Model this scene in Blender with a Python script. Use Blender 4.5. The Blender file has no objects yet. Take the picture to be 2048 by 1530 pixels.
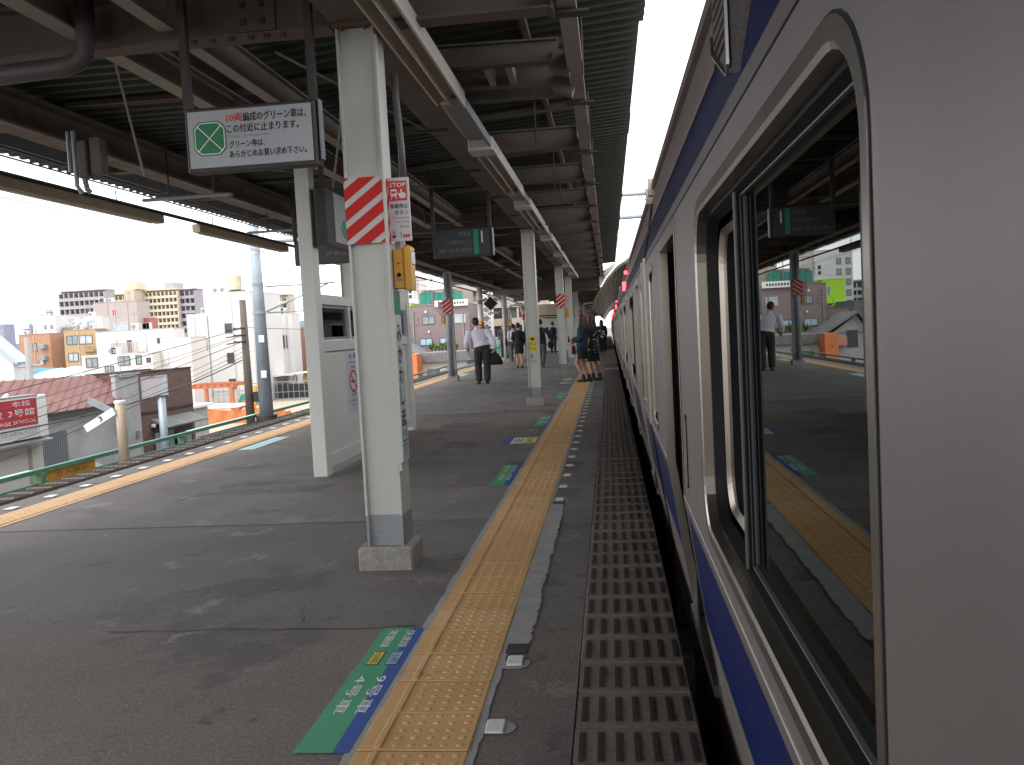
import bpy, bmesh, math, random
from math import sin, cos, pi, radians
from mathutils import Vector, Matrix
random.seed(11)
sc = bpy.context.scene
COL = sc.collection

# ------------------------------------------------------------------ camera
F_PX, YAW, PITCH, ROLL, EYE = 1750.0, 0.113490, 0.059678, -0.053, 1.42
def cam_axes():
    f = Vector((-sin(YAW)*cos(PITCH), cos(YAW)*cos(PITCH), -sin(PITCH)))
    r = Vector((cos(YAW), sin(YAW), 0)); u = r.cross(f)
    c, s = cos(ROLL), sin(ROLL)
    return c*r + s*u, -s*r + c*u, f
R_, U_, F_ = cam_axes()
cd = bpy.data.cameras.new('camera'); cam = bpy.data.objects.new('camera', cd); COL.objects.link(cam)
cd.sensor_width = 36.0; cd.sensor_fit = 'HORIZONTAL'; cd.lens = F_PX/2048*36.0
cd.clip_start = 0.05; cd.clip_end = 3000
M = Matrix((R_, U_, -F_)).transposed().to_4x4(); M.translation = Vector((0, 0, EYE)); cam.matrix_world = M
sc.camera = cam

# ------------------------------------------------------------------ sky, sun, exposure
w = bpy.data.worlds.new('World'); sc.world = w; w.use_nodes = True
nt = w.node_tree; nt.nodes.clear()
SUN_EL, SUN_AZ = radians(52), radians(215)
sky = nt.nodes.new('ShaderNodeTexSky'); sky.sky_type = 'NISHITA'; sky.sun_disc = False
sky.sun_elevation = SUN_EL; sky.sun_rotation = SUN_AZ; sky.air_density = 1.0; sky.dust_density = 1.5
hs = nt.nodes.new('ShaderNodeHueSaturation'); hs.inputs['Saturation'].default_value = 0.16
bg = nt.nodes.new('ShaderNodeBackground'); bg.inputs['Strength'].default_value = 0.15
ow = nt.nodes.new('ShaderNodeOutputWorld')
cl = nt.nodes.new('ShaderNodeMix'); cl.data_type = 'RGBA'; cl.inputs['Factor'].default_value = .78; cl.inputs[7].default_value = (6.3, 6.35, 6.5, 1)   # even cloud deck over the sky
nt.links.new(sky.outputs[0], hs.inputs['Color']); nt.links.new(hs.outputs[0], cl.inputs[6]); nt.links.new(cl.outputs[2], bg.inputs['Color']); nt.links.new(bg.outputs[0], ow.inputs[0])
sl = bpy.data.lights.new('sun', 'SUN'); sl.energy = .6; sl.angle = radians(25); sl.color = (1, .97, .93)
so = bpy.data.objects.new('sun', sl); COL.objects.link(so)
sd = Vector((sin(SUN_AZ)*cos(SUN_EL), cos(SUN_AZ)*cos(SUN_EL), sin(SUN_EL)))
so.rotation_euler = sd.to_track_quat('Z', 'Y').to_euler()
vs = sc.view_settings; vs.view_transform = 'Standard'; vs.look = 'None'; vs.gamma = 1.0; vs.exposure = 1.5; vs.use_curve_mapping = False
sc.cycles.max_bounces = 7; sc.cycles.diffuse_bounces = 4; sc.cycles.glossy_bounces = 4; sc.cycles.transparent_max_bounces = 8
sc.cycles.caustics_reflective = False; sc.cycles.caustics_refractive = False

# ------------------------------------------------------------------ materials
MATS = {}
def mat(name, c, c2=None, sc1=3.0, rough=.65, metal=0.0, bump=0.0, bsc=60.0, spec=.5, stain=None, st=.6, st_sc=1.5, emit=None, stretch=None, speck=None, grain=None, blot=None):
    m = bpy.data.materials.new(name); m.use_nodes = True; n = m.node_tree; N = n.nodes; L = n.links
    b = N['Principled BSDF']; b.inputs['Roughness'].default_value = rough; b.inputs['Metallic'].default_value = metal
    b.inputs['Specular IOR Level'].default_value = spec
    b.inputs['Base Color'].default_value = (*c, 1)
    if c2 or bump or stain or speck or grain or blot:
        g = N.new('ShaderNodeNewGeometry'); vec = g.outputs['Position']
        if stretch:
            mp = N.new('ShaderNodeMapping'); mp.inputs['Scale'].default_value = stretch; L.new(vec, mp.inputs[0]); vec = mp.outputs[0]
        col = None
        def noise(s, d=5, r=.6):
            t = N.new('ShaderNodeTexNoise'); t.inputs['Scale'].default_value = s; t.inputs['Detail'].default_value = d; t.inputs['Roughness'].default_value = r
            L.new(vec, t.inputs['Vector']); return t.outputs['Fac']
        def ramp(src, a, bb):
            r = N.new('ShaderNodeMapRange'); r.inputs['From Min'].default_value = a; r.inputs['From Max'].default_value = bb
            L.new(src, r.inputs['Value']); return r.outputs[0]
        def mix(fac, A, B):
            x = N.new('ShaderNodeMix'); x.data_type = 'RGBA'; L.new(fac, x.inputs['Factor'])
            for i, v in ((6, A), (7, B)):
                if isinstance(v, tuple): x.inputs[i].default_value = (*v, 1)
                else: L.new(v, x.inputs[i])
            return x.outputs[2]
        col = c
        if c2: col = mix(ramp(noise(sc1), .32, .68), c, c2)
        if speck: col = mix(ramp(noise(speck[1], 2, .5), speck[2], speck[2]+.06), col, speck[0])
        for (sc_, th_, wd_, cc_) in (blot or ()): col = mix(ramp(noise(sc_, 6, .62), th_, th_+wd_), col, cc_)
        if stain: col = mix(ramp(noise(st_sc, 7, .68), st, st+.13), col, stain)
        if grain:
            gm = N.new('ShaderNodeMix'); gm.data_type = 'RGBA'; gm.blend_type = 'MULTIPLY'; gm.inputs['Factor'].default_value = 1
            r_ = N.new('ShaderNodeMapRange'); r_.inputs['From Min'].default_value = .3; r_.inputs['From Max'].default_value = .7; r_.inputs['To Min'].default_value = 1-grain[1]; r_.inputs['To Max'].default_value = 1+grain[1]
            L.new(noise(grain[0], 4, .75), r_.inputs['Value']); L.new(r_.outputs[0], gm.inputs[7])
            if isinstance(col, tuple): gm.inputs[6].default_value = (*col, 1)
            else: L.new(col, gm.inputs[6])
            col = gm.outputs[2]
        if not isinstance(col, tuple): L.new(col, b.inputs['Base Color'])
        if bump:
            bp = N.new('ShaderNodeBump'); bp.inputs['Strength'].default_value = bump; bp.inputs['Distance'].default_value = .01
            L.new(noise(bsc, 6, .7), bp.inputs['Height']); L.new(bp.outputs[0], b.inputs['Normal'])
    if emit:
        b.inputs['Emission Color'].default_value = (*emit[:3], 1); b.inputs['Emission Strength'].default_value = emit[3]
    MATS[name] = m; return m

A1 = mat('asphalt', (.170,.153,.146), (.104,.092,.088), .6, .8, bump=.55, bsc=130, stain=(.19,.178,.168), st=.6, st_sc=.9, speck=((.27,.26,.25), 95, .65), grain=(70,.36), blot=((.75,.56,.05,(.088,.078,.074)),(2.3,.61,.04,(.20,.184,.172)),(3.6,.63,.05,(.095,.08,.072))))
A2 = mat('asphalt_brown', (.175,.148,.130), (.112,.094,.086), .55, .82, bump=.65, bsc=120, stain=(.165,.152,.142), st=.57, st_sc=1.6, speck=((.27,.255,.24), 90, .64), grain=(65,.38), blot=((.62,.545,.045,(.094,.080,.080)),(2.0,.62,.04,(.20,.178,.16)),(3.3,.62,.05,(.090,.075,.068))))
A3 = mat('asphalt_grey', (.186,.170,.161), (.135,.121,.115), 1.4, .8, bump=.5, bsc=140, stain=(.20,.19,.18), st=.62, st_sc=1.2, speck=((.34,.33,.32), 100, .65), grain=(75,.38), blot=((.9,.58,.05,(.115,.103,.098)),(2.6,.61,.04,(.215,.2,.188))))
MORT = mat('mortar', (.34,.34,.325), (.27,.265,.25), 9, .85, bump=.3, bsc=90, stain=(.14,.13,.12), st=.62, st_sc=6)
TILE = mat('tile_yellow', (.61,.365,.155), (.51,.295,.115), 2.3, .6, bump=.12, bsc=70, stain=(.30,.16,.06), st=.62, st_sc=5)
TILEB = mat('tile_yellow_worn', (.64,.40,.185), (.54,.325,.14), 2.8, .62, bump=.12, bsc=70, stain=(.32,.19,.08), st=.58, st_sc=5)
EDGE = mat('edge_concrete', (.185,.152,.122), (.132,.108,.087), 6, .85, bump=.4, bsc=110, stain=(.08,.07,.06), st=.58, st_sc=9, grain=(60,.3))
RUBB = mat('rubber_strip', (.026,.023,.022), (.042,.036,.033), 14, .7)
CONC = mat('concrete', (.36,.34,.31), (.27,.255,.23), 4, .88, bump=.35, bsc=80, stain=(.12,.11,.1), st=.64, st_sc=7, grain=(40,.25))
DECK = mat('track_slab', (.2,.19,.18), (.13,.12,.11), 2, .9, bump=.5, bsc=30)
BALL = mat('ballast', (.17,.145,.12), (.08,.068,.058), 18, .95, bump=1.0, bsc=25)
CREAMW = mat('screen_paint', (.76,.765,.72), (.70,.705,.66), 1.2, .5)
CREAM = mat('cream_paint', (.58,.59,.545), (.52,.53,.485), 1.2, .5, stain=(.33,.265,.19), st=.67, st_sc=3.4, bump=.06, bsc=40)
GREYP = mat('grey_paint', (.30,.32,.34), (.24,.255,.27), 5, .55, stain=(.18,.17,.16), st=.62, st_sc=8)
STEEL = mat('rusty_painted_steel', (.185,.155,.128), (.11,.09,.072), 1.6, .7, bump=.15, bsc=50, stain=(.17,.085,.04), st=.55, st_sc=3.2)
STEEL2 = mat('edge_beam_paint', (.40,.365,.32), (.31,.27,.23), 1.5, .6, bump=.1, bsc=50, stain=(.24,.13,.06), st=.60, st_sc=3.4)
DSTEEL = mat('dark_steel', (.055,.045,.045), (.032,.027,.027), 3, .6, stain=(.1,.05,.03), st=.64, st_sc=6)
ROOF = mat('roof_green', (.058,.078,.060), (.040,.054,.043), 2.2, .6, stain=(.085,.085,.065), st=.62, st_sc=2.6, bump=.05)
WHITEF = mat('fixture_white', (.70,.70,.65), (.64,.63,.57), 2, .45)
FIXB = mat('fixture_aged', (.50,.41,.30), (.40,.32,.23), 2, .6)
TUBE = mat('lamp_tube', (.72,.74,.74), rough=.25)
SILV = mat('stainless_wall', (.232,.214,.213), (.206,.19,.189), .55, .46, metal=.65, bump=.03, bsc=14, stretch=(1, 9, .5), stain=(.175,.16,.155), st=.63, st_sc=.8, grain=(55,.05))
SILV2 = mat('stainless_frame', (.36,.345,.325), (.31,.295,.28), 3, .26, metal=.95)
SILV3 = mat('cantrail_steel', (.32,.27,.25), (.25,.21,.2), 2.5, .45, metal=.6)
CREAMJ = mat('door_jamb_steel', (.40,.355,.30), (.34,.30,.25), 3, .28, metal=.93)
BLUE = mat('band_blue', (.004,.016,.115), (.003,.012,.088), 1.2, .32, spec=.2, bump=.03, bsc=5, stretch=(1, 1, 12))
BLUEU = mat('band_blue_upper', (.006,.011,.07), (.004,.008,.052), 1.2, .4, spec=.2)
LINE = mat('pale_line', (.62,.6,.58), rough=.4, metal=.3)
BLACK = mat('black_rubber', (.006,.006,.007), rough=.6, spec=.2)
INNER = mat('car_interior', (.035,.034,.034), (.025,.024,.024), 2, .7)
def glass(name, tint, trans):
    m = bpy.data.materials.new(name); m.use_nodes = True; N = m.node_tree.nodes; L = m.node_tree.links; N.clear()
    o = N.new('ShaderNodeOutputMaterial'); mx = N.new('ShaderNodeMixShader'); fr = N.new('ShaderNodeFresnel'); fr.inputs[0].default_value = 1.55
    mul = N.new('ShaderNodeMath'); mul.operation = 'MULTIPLY_ADD'; mul.inputs[1].default_value = 1.0; mul.inputs[2].default_value = .01; mul.use_clamp = True
    t = N.new('ShaderNodeBsdfTransparent'); t.inputs[0].default_value = (*tint, 1)
    g = N.new('ShaderNodeBsdfGlossy'); g.inputs['Roughness'].default_value = .004; g.inputs[0].default_value = (.9,.95,.93,1)
    L.new(fr.outputs[0], mul.inputs[0]); L.new(mul.outputs[0], mx.inputs[0]); L.new(t.outputs[0], mx.inputs[1]); L.new(g.outputs[0], mx.inputs[2]); L.new(mx.outputs[0], o.inputs[0])
    MATS[name] = m; return m
GLASS = glass('car_glass', (.035,.045,.042), 1)
CLEAR = glass('clear_pane', (.80,.85,.86), 1)
WIN = mat('house_glass', (.16,.21,.23), (.28,.33,.34), 2.5, .12, spec=.6)
WIND = mat('house_glass_dark', (.05,.05,.06), (.09,.09,.10), 2.5, .15)
CURT = mat('curtained_glass', (.50,.56,.57), (.34,.40,.42), 2.2, .2)
FRAME = mat('window_frame', (.12,.10,.09), rough=.5)
FRAMEL = mat('window_frame_light', (.55,.55,.53), rough=.5)
SIGNW = mat('sign_white', (.60,.62,.63), (.56,.58,.59), 2, .35)
SIGNW2 = mat('sign_backlit_off', (.42,.44,.46), (.38,.40,.42), 2, .4)
SIGNK = mat('sign_charcoal', (.028,.034,.038), rough=.35)
GRN = mat('sign_green', (.008,.20,.075), rough=.4)
GRNB = mat('sign_green_bright', (.012,.28,.16), rough=.4)
PRED = mat('print_red', (.62,.035,.03), rough=.45)
PTXT = mat('print_dark', (.03,.03,.035), rough=.5)
PGRY = mat('print_grey', (.22,.24,.25), rough=.5)
PWHT = mat('print_white', (.78,.78,.78), rough=.5)
PYEL = mat('print_yellow', (.70,.58,.08), rough=.5)
PLBL = mat('print_light_blue', (.30,.50,.72), rough=.5)
PBLU = mat('print_blue', (.03,.18,.52), rough=.5)
DGRN = mat('decal_green', (.055,.33,.17), (.045,.28,.145), 3, .5, stain=(.09,.26,.15), st=.64, st_sc=7)
DBLU = mat('decal_blue', (.025,.085,.36), (.02,.07,.30), 3, .5)
DTEAL = mat('decal_teal', (.22,.52,.44), (.19,.45,.39), 3, .5)
YBOX = mat('alarm_yellow', (.70,.36,.035), (.62,.31,.03), 3, .4)
SEAM = mat('seam_black', (.008,.008,.008), rough=.9)  # near-black for joints, seals, ports and warning stripes
LAMPR = mat('red_lamp', (.8,.03,.03), rough=.3, emit=(1,.04,.06,3.0))
GALV = mat('galvanised', (.36,.42,.46), (.29,.34,.39), 2, .5, metal=.35, bump=.05)
POLEB = mat('old_concrete_pole', (.15,.12,.10), (.10,.082,.07), 2, .85)
RAILG = mat('rail_green', (.08,.24,.15), (.06,.17,.11), 3, .55, stain=(.32,.5,.42), st=.6, st_sc=5)
RAILP = mat('rail_post_green', (.13,.26,.14), (.1,.2,.11), 3, .6)
# building skins
BWHITE = mat('render_white', (.66,.65,.625), (.60,.59,.565), .35, .8, stain=(.52,.50,.465), st=.62, st_sc=.7)
BGREY = mat('plaster_grey', (.46,.46,.47), (.33,.33,.34), 1.1, .9, stain=(.22,.21,.21), st=.62, st_sc=1.1)
BREDROOF = mat('rust_roof', (.23,.105,.09), (.17,.075,.062), 1.2, .7, stain=(.30,.14,.075), st=.60, st_sc=2)
BLAV = mat('tile_lavender', (.41,.38,.385), (.375,.345,.352), .3, .75)
BCRM = mat('apt_cream', (.55,.465,.36), (.51,.43,.33), .2, .75)
BCRM2 = mat('apt_cream_light', (.64,.56,.43), (.60,.52,.39), .2, .75)
BPINK = mat('render_pinkbrown', (.45,.39,.365), (.41,.352,.33), .6, .8)
BOCH = mat('wood_ochre', (.47,.33,.18), (.40,.27,.14), 1.5, .7, stretch=(1, 1, 6))
BORG = mat('render_orange', (.46,.25,.15), (.40,.21,.12), 1, .7)
BTAN = mat('tile_tan', (.43,.36,.31), (.385,.32,.275), .8, .75)
BMAR = mat('tile_maroon', (.26,.195,.195), (.20,.148,.15), 9, .7, stain=(.36,.27,.265), st=.56, st_sc=7)
BLIME = mat('paint_lime', (.40,.72,.04), (.36,.66,.035), 1, .6)
BNET = mat('scaffold_net', (.05,.27,.205), (.04,.20,.155), .8, .8)
BSLATE = mat('roof_slate', (.20,.20,.205), (.14,.14,.145), 3, .7)
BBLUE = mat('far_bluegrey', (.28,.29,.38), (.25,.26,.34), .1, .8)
BHILL = mat('far_hill', (.25,.29,.33), (.2,.24,.27), .02, .9)
TARP = mat('tarpaulin_blue', (.36,.56,.72), (.62,.74,.82), 1.3, .5, bump=.4, bsc=3)
TARPD = mat('tarpaulin_teal', (.03,.17,.26), (.04,.22,.33), 1.2, .5)
PORG = mat('barrier_orange', (.60,.19,.07), (.52,.155,.055), 1, .6)
SAND = mat('play_sand', (.45,.36,.26), (.38,.30,.22), .6, .9)
STREET = mat('street', (.22,.2,.19), (.16,.15,.14), .3, .9, bump=.2)
LEAF = mat('leaf_green', (.06,.11,.025), (.10,.16,.035), 5, .7)
def brick_mat(name, c1, c2, mortar, scale, bw=.5, rh=.25):
    m = bpy.data.materials.new(name); m.use_nodes = True; N = m.node_tree.nodes; L = m.node_tree.links; b = N['Principled BSDF']
    g = N.new('ShaderNodeNewGeometry'); mp = N.new('ShaderNodeMapping'); mp.inputs['Rotation'].default_value = (radians(90), 0, radians(90)); L.new(g.outputs['Position'], mp.inputs[0])
    sx = N.new('ShaderNodeSeparateXYZ'); L.new(g.outputs['Position'], sx.inputs[0]); ad = N.new('ShaderNodeMath'); L.new(sx.outputs[0], ad.inputs[0]); L.new(sx.outputs[1], ad.inputs[1])
    cx = N.new('ShaderNodeCombineXYZ'); L.new(ad.outputs[0], cx.inputs[0]); L.new(sx.outputs[2], cx.inputs[1])
    t = N.new('ShaderNodeTexBrick'); t.inputs['Scale'].default_value = scale; t.inputs['Color1'].default_value = (*c1,1); t.inputs['Color2'].default_value = (*c2,1); t.inputs['Mortar'].default_value = (*mortar,1)
    t.inputs['Mortar Size'].default_value = .02; t.inputs['Brick Width'].default_value = bw; t.inputs['Row Height'].default_value = rh
    L.new(cx.outputs[0], t.inputs['Vector']); L.new(t.outputs[0], b.inputs['Base Color']); b.inputs['Roughness'].default_value = .85
    MATS[name] = m; return m
BBRK = brick_mat('brick_brown', (.165,.088,.07), (.115,.06,.05), (.22,.17,.15), 4.2)

# ------------------------------------------------------------------ mesh helpers
class MB:
    def __init__(s): s.v = []; s.f = []; s.m = []
    def add(s, vs, fs, m=0):
        o = len(s.v); s.v += [tuple(v) for v in vs]
        for f in fs: s.f.append(tuple(i+o for i in f)); s.m.append(m)
        return s
    def quad(s, a, b, c, d, m=0): return s.add([a, b, c, d], [(0,1,2,3)], m)
    def box(s, x0, x1, y0, y1, z0, z1, m=0):
        return s.add([(x0,y0,z0),(x1,y0,z0),(x1,y1,z0),(x0,y1,z0),(x0,y0,z1),(x1,y0,z1),(x1,y1,z1),(x0,y1,z1)],
                     [(0,3,2,1),(4,5,6,7),(0,1,5,4),(1,2,6,5),(2,3,7,6),(3,0,4,7)], m)
    def bbox(s, x0, x1, y0, y1, z0, z1, b=.01, m=0):      # box with chamfered vertical edges and top rim
        P = [(x0+b,y0),(x1-b,y0),(x1,y0+b),(x1,y1-b),(x1-b,y1),(x0+b,y1),(x0,y1-b),(x0,y0+b)]
        cx, cy = (x0+x1)/2, (y0+y1)/2
        Q = [(x+(b if x < cx else -b), y+(b if y < cy else -b)) for x, y in P]
        v = [(x,y,z0) for x,y in P]+[(x,y,z1-b) for x,y in P]+[(x,y,z1) for x,y in Q]
        f = [(i,(i+1)%8,8+(i+1)%8,8+i) for i in range(8)]+[(8+i,8+(i+1)%8,16+(i+1)%8,16+i) for i in range(8)]+[tuple(range(7,-1,-1)), tuple(range(16,24))]
        return s.add(v, f, m)
    def bar(s, p, q, w, h, m=0, up=(0,0,1)):
        p, q = Vector(p), Vector(q); d = (q-p).normalized(); up = Vector(up)
        if abs(d.dot(up)) > .98: up = Vector((0,1,0))
        r = d.cross(up).normalized()*w/2; u = r.cross(d).normalized()*h/2
        vs = [p-r-u, p+r-u, p+r+u, p-r+u, q-r-u, q+r-u, q+r+u, q-r+u]
        return s.add(vs, [(3,2,1,0),(4,5,6,7),(0,1,5,4),(1,2,6,5),(2,3,7,6),(3,0,4,7)], m)
    def tube(s, pts, r, n=8, m=0, r1=None, cap=True):
        pts = [Vector(p) for p in pts]; rings = []; up = Vector((.13,.31,.94))
        for i, p in enumerate(pts):
            d = (pts[min(i+1, len(pts)-1)]-pts[max(i-1, 0)]).normalized()
            a = d.cross(up)
            if a.length < .05: a = d.cross(Vector((1,0,0)))
            a.normalize(); b = d.cross(a); rr = r if r1 is None else r+(r1-r)*i/(len(pts)-1)
            rings.append([p+(a*cos(2*pi*k/n)+b*sin(2*pi*k/n))*rr for k in range(n)])
        v = [x for rg in rings for x in rg]; f = []
        for i in range(len(pts)-1):
            for k in range(n): f.append((i*n+k, i*n+(k+1)%n, (i+1)*n+(k+1)%n, (i+1)*n+k))
        if cap: f += [tuple(range(n-1,-1,-1)), tuple(range((len(pts)-1)*n, len(pts)*n))]
        return s.add(v, f, m)
    def prism(s, poly, a, b, axis='y', m=0):               # polygon in the plane across an axis, swept from a to b
        def P(u, v, t): return {'x': (t,u,v), 'y': (u,t,v), 'z': (u,v,t)}[axis]
        n = len(poly); v = [P(*p, a) for p in poly]+[P(*p, b) for p in poly]
        f = [(i,(i+1)%n,n+(i+1)%n,n+i) for i in range(n)]+[tuple(range(n-1,-1,-1)), tuple(range(n,2*n))]
        return s.add(v, f, m)
    def loft(s, secs, n=12, side=(1,0,0), m=0):            # elliptical sections (centre, rx, ry) closed at both ends
        C = [Vector(c) for c, _, _ in secs]; side = Vector(side); v = []; f = []
        for i, (c, rx, ry) in enumerate(secs):
            d = (C[min(i+1, len(C)-1)]-C[max(i-1, 0)]).normalized()
            a = side-d*side.dot(d)
            if a.length < .1: a = Vector((0,1,0))-d*d.y
            a.normalize(); b = d.cross(a)
            for k in range(n):
                t = 2*pi*k/n; v.append(C[i]+a*cos(t)*rx+b*sin(t)*ry)
        for i in range(len(C)-1):
            for k in range(n): f.append((i*n+k, i*n+(k+1)%n, (i+1)*n+(k+1)%n, (i+1)*n+k))
        f += [tuple(range(n-1,-1,-1)), tuple(range((len(C)-1)*n, len(C)*n))]
        return s.add(v, f, m)
    def ibeam(s, p, q, w, h, t=.02, m=0, top=True):        # I section, p/q run along the middle of the bottom flange's underside
        p, q = Vector(p), Vector(q); z = Vector((0,0,1))
        s.bar(p+z*t/2, q+z*t/2, w, t, m); s.bar(p+z*(h/2), q+z*(h/2), t*.7, h-2*t, m)
        if top: s.bar(p+z*(h-t/2), q+z*(h-t/2), w, t, m)
        return s
    def mesh(s, name, mats, off=None, smooth=False):
        me = bpy.data.meshes.new(name)
        v = s.v if off is None else [(x-off[0], y-off[1], z-off[2]) for x, y, z in s.v]
        me.from_pydata(v, [], s.f)
        for mm in (mats if isinstance(mats, (list, tuple)) else [mats]): me.materials.append(mm)
        me.polygons.foreach_set('material_index', s.m)
        if smooth: me.polygons.foreach_set('use_smooth', [True]*len(s.f))
        me.update(); return me
    def build(s, name, mats, parent=None, smooth=False, world=True):
        off = root_loc(parent) if (parent is not None and world) else None
        return link(name, s.mesh(name, mats, off, smooth), parent)
def root_loc(o):
    p = Vector((0,0,0))
    while o is not None: p += o.location; o = o.parent
    return p
def link(name, me, parent=None, loc=None):
    o = bpy.data.objects.new(name, me); COL.objects.link(o)
    if parent is not None: o.parent = parent
    if loc is not None: o.location = loc
    return o
def E(name, loc, label, cat, group=None, rz=0.0):
    o = bpy.data.objects.new(name, None); COL.objects.link(o); o.location = loc; o.rotation_euler.z = rz; o.empty_display_size = .2
    return tag(o, label, cat, group)
def tag(o, label, cat, group=None):
    o['label'] = label; o['category'] = cat
    if group: o['group'] = group
    return o
def structure(o): o['kind'] = 'structure'; return o
def stuff(o): o['kind'] = 'stuff'; return o
def single(name, mb, mats, label, cat, group=None, base=None, smooth=False):
    if base is None:
        base = (sum(v[0] for v in mb.v)/len(mb.v), sum(v[1] for v in mb.v)/len(mb.v), min(v[2] for v in mb.v))
    o = link(name, mb.mesh(name, mats, base, smooth), None, base); return tag(o, label, cat, group)
def copy_tree(o, parent=None):
    c = o.copy(); COL.objects.link(c)
    if parent is not None: c.parent = parent
    for ch in list(o.children): copy_tree(ch, c)
    return c
_TX = {}
def text_shape(s):
    if s not in _TX:
        cu = bpy.data.curves.new('lettering', 'FONT'); cu.body = s; cu.resolution_u = 2
        ob = bpy.data.objects.new('lettering', cu); COL.objects.link(ob)
        me = bpy.data.meshes.new_from_object(ob.evaluated_get(bpy.context.evaluated_depsgraph_get()))
        _TX[s] = ([tuple(v.co) for v in me.vertices], [tuple(p.vertices) for p in me.polygons])
        bpy.data.objects.remove(ob); bpy.data.meshes.remove(me); bpy.data.curves.remove(cu)
    return _TX[s]
def text(mb, s, org, right, up, h, width=None, align='l', m=0, bold=0.0):
    vs, fs = text_shape(s)
    if not vs: return
    x0 = min(v[0] for v in vs); x1 = max(v[0] for v in vs); y0 = min(v[1] for v in vs); y1 = max(v[1] for v in vs)
    ky = h/max(y1-y0, 1e-4); kx = ky if width is None else width/max(x1-x0, 1e-4)
    R, U, O = Vector(right).normalized(), Vector(up).normalized(), Vector(org); W = (x1-x0)*kx
    sh = {'l': 0, 'c': -W/2, 'r': -W}[align]; nrm = R.cross(U)
    shifts = [(0,0)] if not bold else [(bold,0),(-bold,0),(0,bold),(0,-bold)]
    for k, (bx_, by_) in enumerate(shifts):
        mb.add([O+R*((v[0]-x0)*kx+sh+bx_)+U*((v[1]-y0)*ky+by_)+nrm*(.0002*k) for v in vs], fs, m)
YF = ((1,0,0),(0,0,1))      # lettering on a face that looks back along the platform
XF = ((0,1,0),(0,0,1))      # lettering on a face that looks across the track
# ================================================================== SETTING
XL, XR = -6.30, .25                     # platform edges
structure(MB().quad((-900,-60,-2.4),(500,-60,-2.4),(500,1500,-2.4),(-900,1500,-2.4)).build('ground', STREET))
structure(MB().box(-10.7,XL+.3,-14,150,-2.39,-1.02).build('track_bed', BALL))
structure(MB().box(XR-.3,8,-14,150,-2.38,-1.02).build('track_bed', BALL))
t = MB()
for xc in (-7.95, 2.0):
    for sx in (-.53, .53): t.box(xc+sx-.035, xc+sx+.035, -14, 150, -1.0, -.87)
structure(t.build('rails', DSTEEL))
platform = MB().box(XL+.12, XR-.12, -12, 118, -1.3, -.06).build('platform', CONC); structure(platform)
def part(mb, name, mats, parent, loc=None, smooth=False): return mb.build(name, mats, parent, smooth)
# asphalt laid in bays between the two paved edge strips, joints left open
ys = [-12, 1.35, 4.11, 6.54, 7.92, 11.6, 15.1, 19.2, 24.0, 31, 40, 55, 80, 118]
for i in range(len(ys)-1):
    a, b = ys[i]+.002, ys[i+1]-.002
    o = MB().box(-5.53, -.19, a, b, -.06, -.0015*((i*7)%3)).build('asphalt_bay', [A2, A2, A1, A3, A1, A2, A3, A1, A3, A1, A1, A3, A1][i:i+1], platform)
for i in range(0, len(ys)-1, 2):
    MB().box(-6.02+.15, -5.53-.005, ys[i], ys[min(i+2, len(ys)-1)], -.06, -.003).build('asphalt_bay', A1, platform)
# cracks and joints sealed with bitumen (flat bands, slightly proud)
rnd = random.Random(4)
def crack(pts, wd):
    m = MB()
    for (x0,y0),(x1,y1) in zip(pts, pts[1:]):
        d = Vector((x1-x0, y1-y0, 0)).normalized(); n = Vector((-d.y, d.x, 0))*wd*rnd.uniform(.5, 1.2)/2
        m.add([(x0-n.x,y0-n.y,.002),(x1-n.x,y1-n.y,.002),(x1+n.x,y1+n.y,.002),(x0+n.x,y0+n.y,.002)], [(0,1,2,3)])
    m.build('asphalt_crack', RUBB, platform)
for y, x0, x1, wd in ((4.11,-2.6,-1.0,.012),(6.54,-5.3,-1.75,.008),(7.92,-4.4,-1.1,.009),(15.1,-5,-1.2,.02)):
    n = 16; crack([(x0+(x1-x0)*k/n, y+rnd.uniform(-.02,.02)) for k in range(n+1)], wd)
def wander(x, y, a, n, st, wd):
    p = [(x,y)]
    for k in range(n): a += rnd.uniform(-.6,.6); x += cos(a)*st; y += sin(a)*st; p.append((x,y))
    crack(p, wd)
wander(-2.9,8.0,3.3,12,.13,.018); wander(-2.2,12,2.9,14,.16,.03); wander(-2.6,14,.3,10,.2,.03); wander(-1.62,4.14,2.0,5,.07,.006)
# tiny worn spots and chewing gum
g = MB()
for k in range(190):
    x, y = rnd.uniform(-4.9,-.98), rnd.uniform(2.0,17); r = rnd.uniform(.006,.018)
    if k % 3 == 0: x = rnd.uniform(-.42,-.21)
    n = 7; g.add([(x+r*cos(2*pi*j/n)*rnd.uniform(.7,1.3), y+r*sin(2*pi*j/n)*rnd.uniform(.7,1.3), .0022) for j in range(n)], [tuple(range(n))])
stuff(g.build('gum_spots', mat('gum_spot', (.17,.165,.16), (.11,.105,.10), 40, .8), platform))

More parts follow.
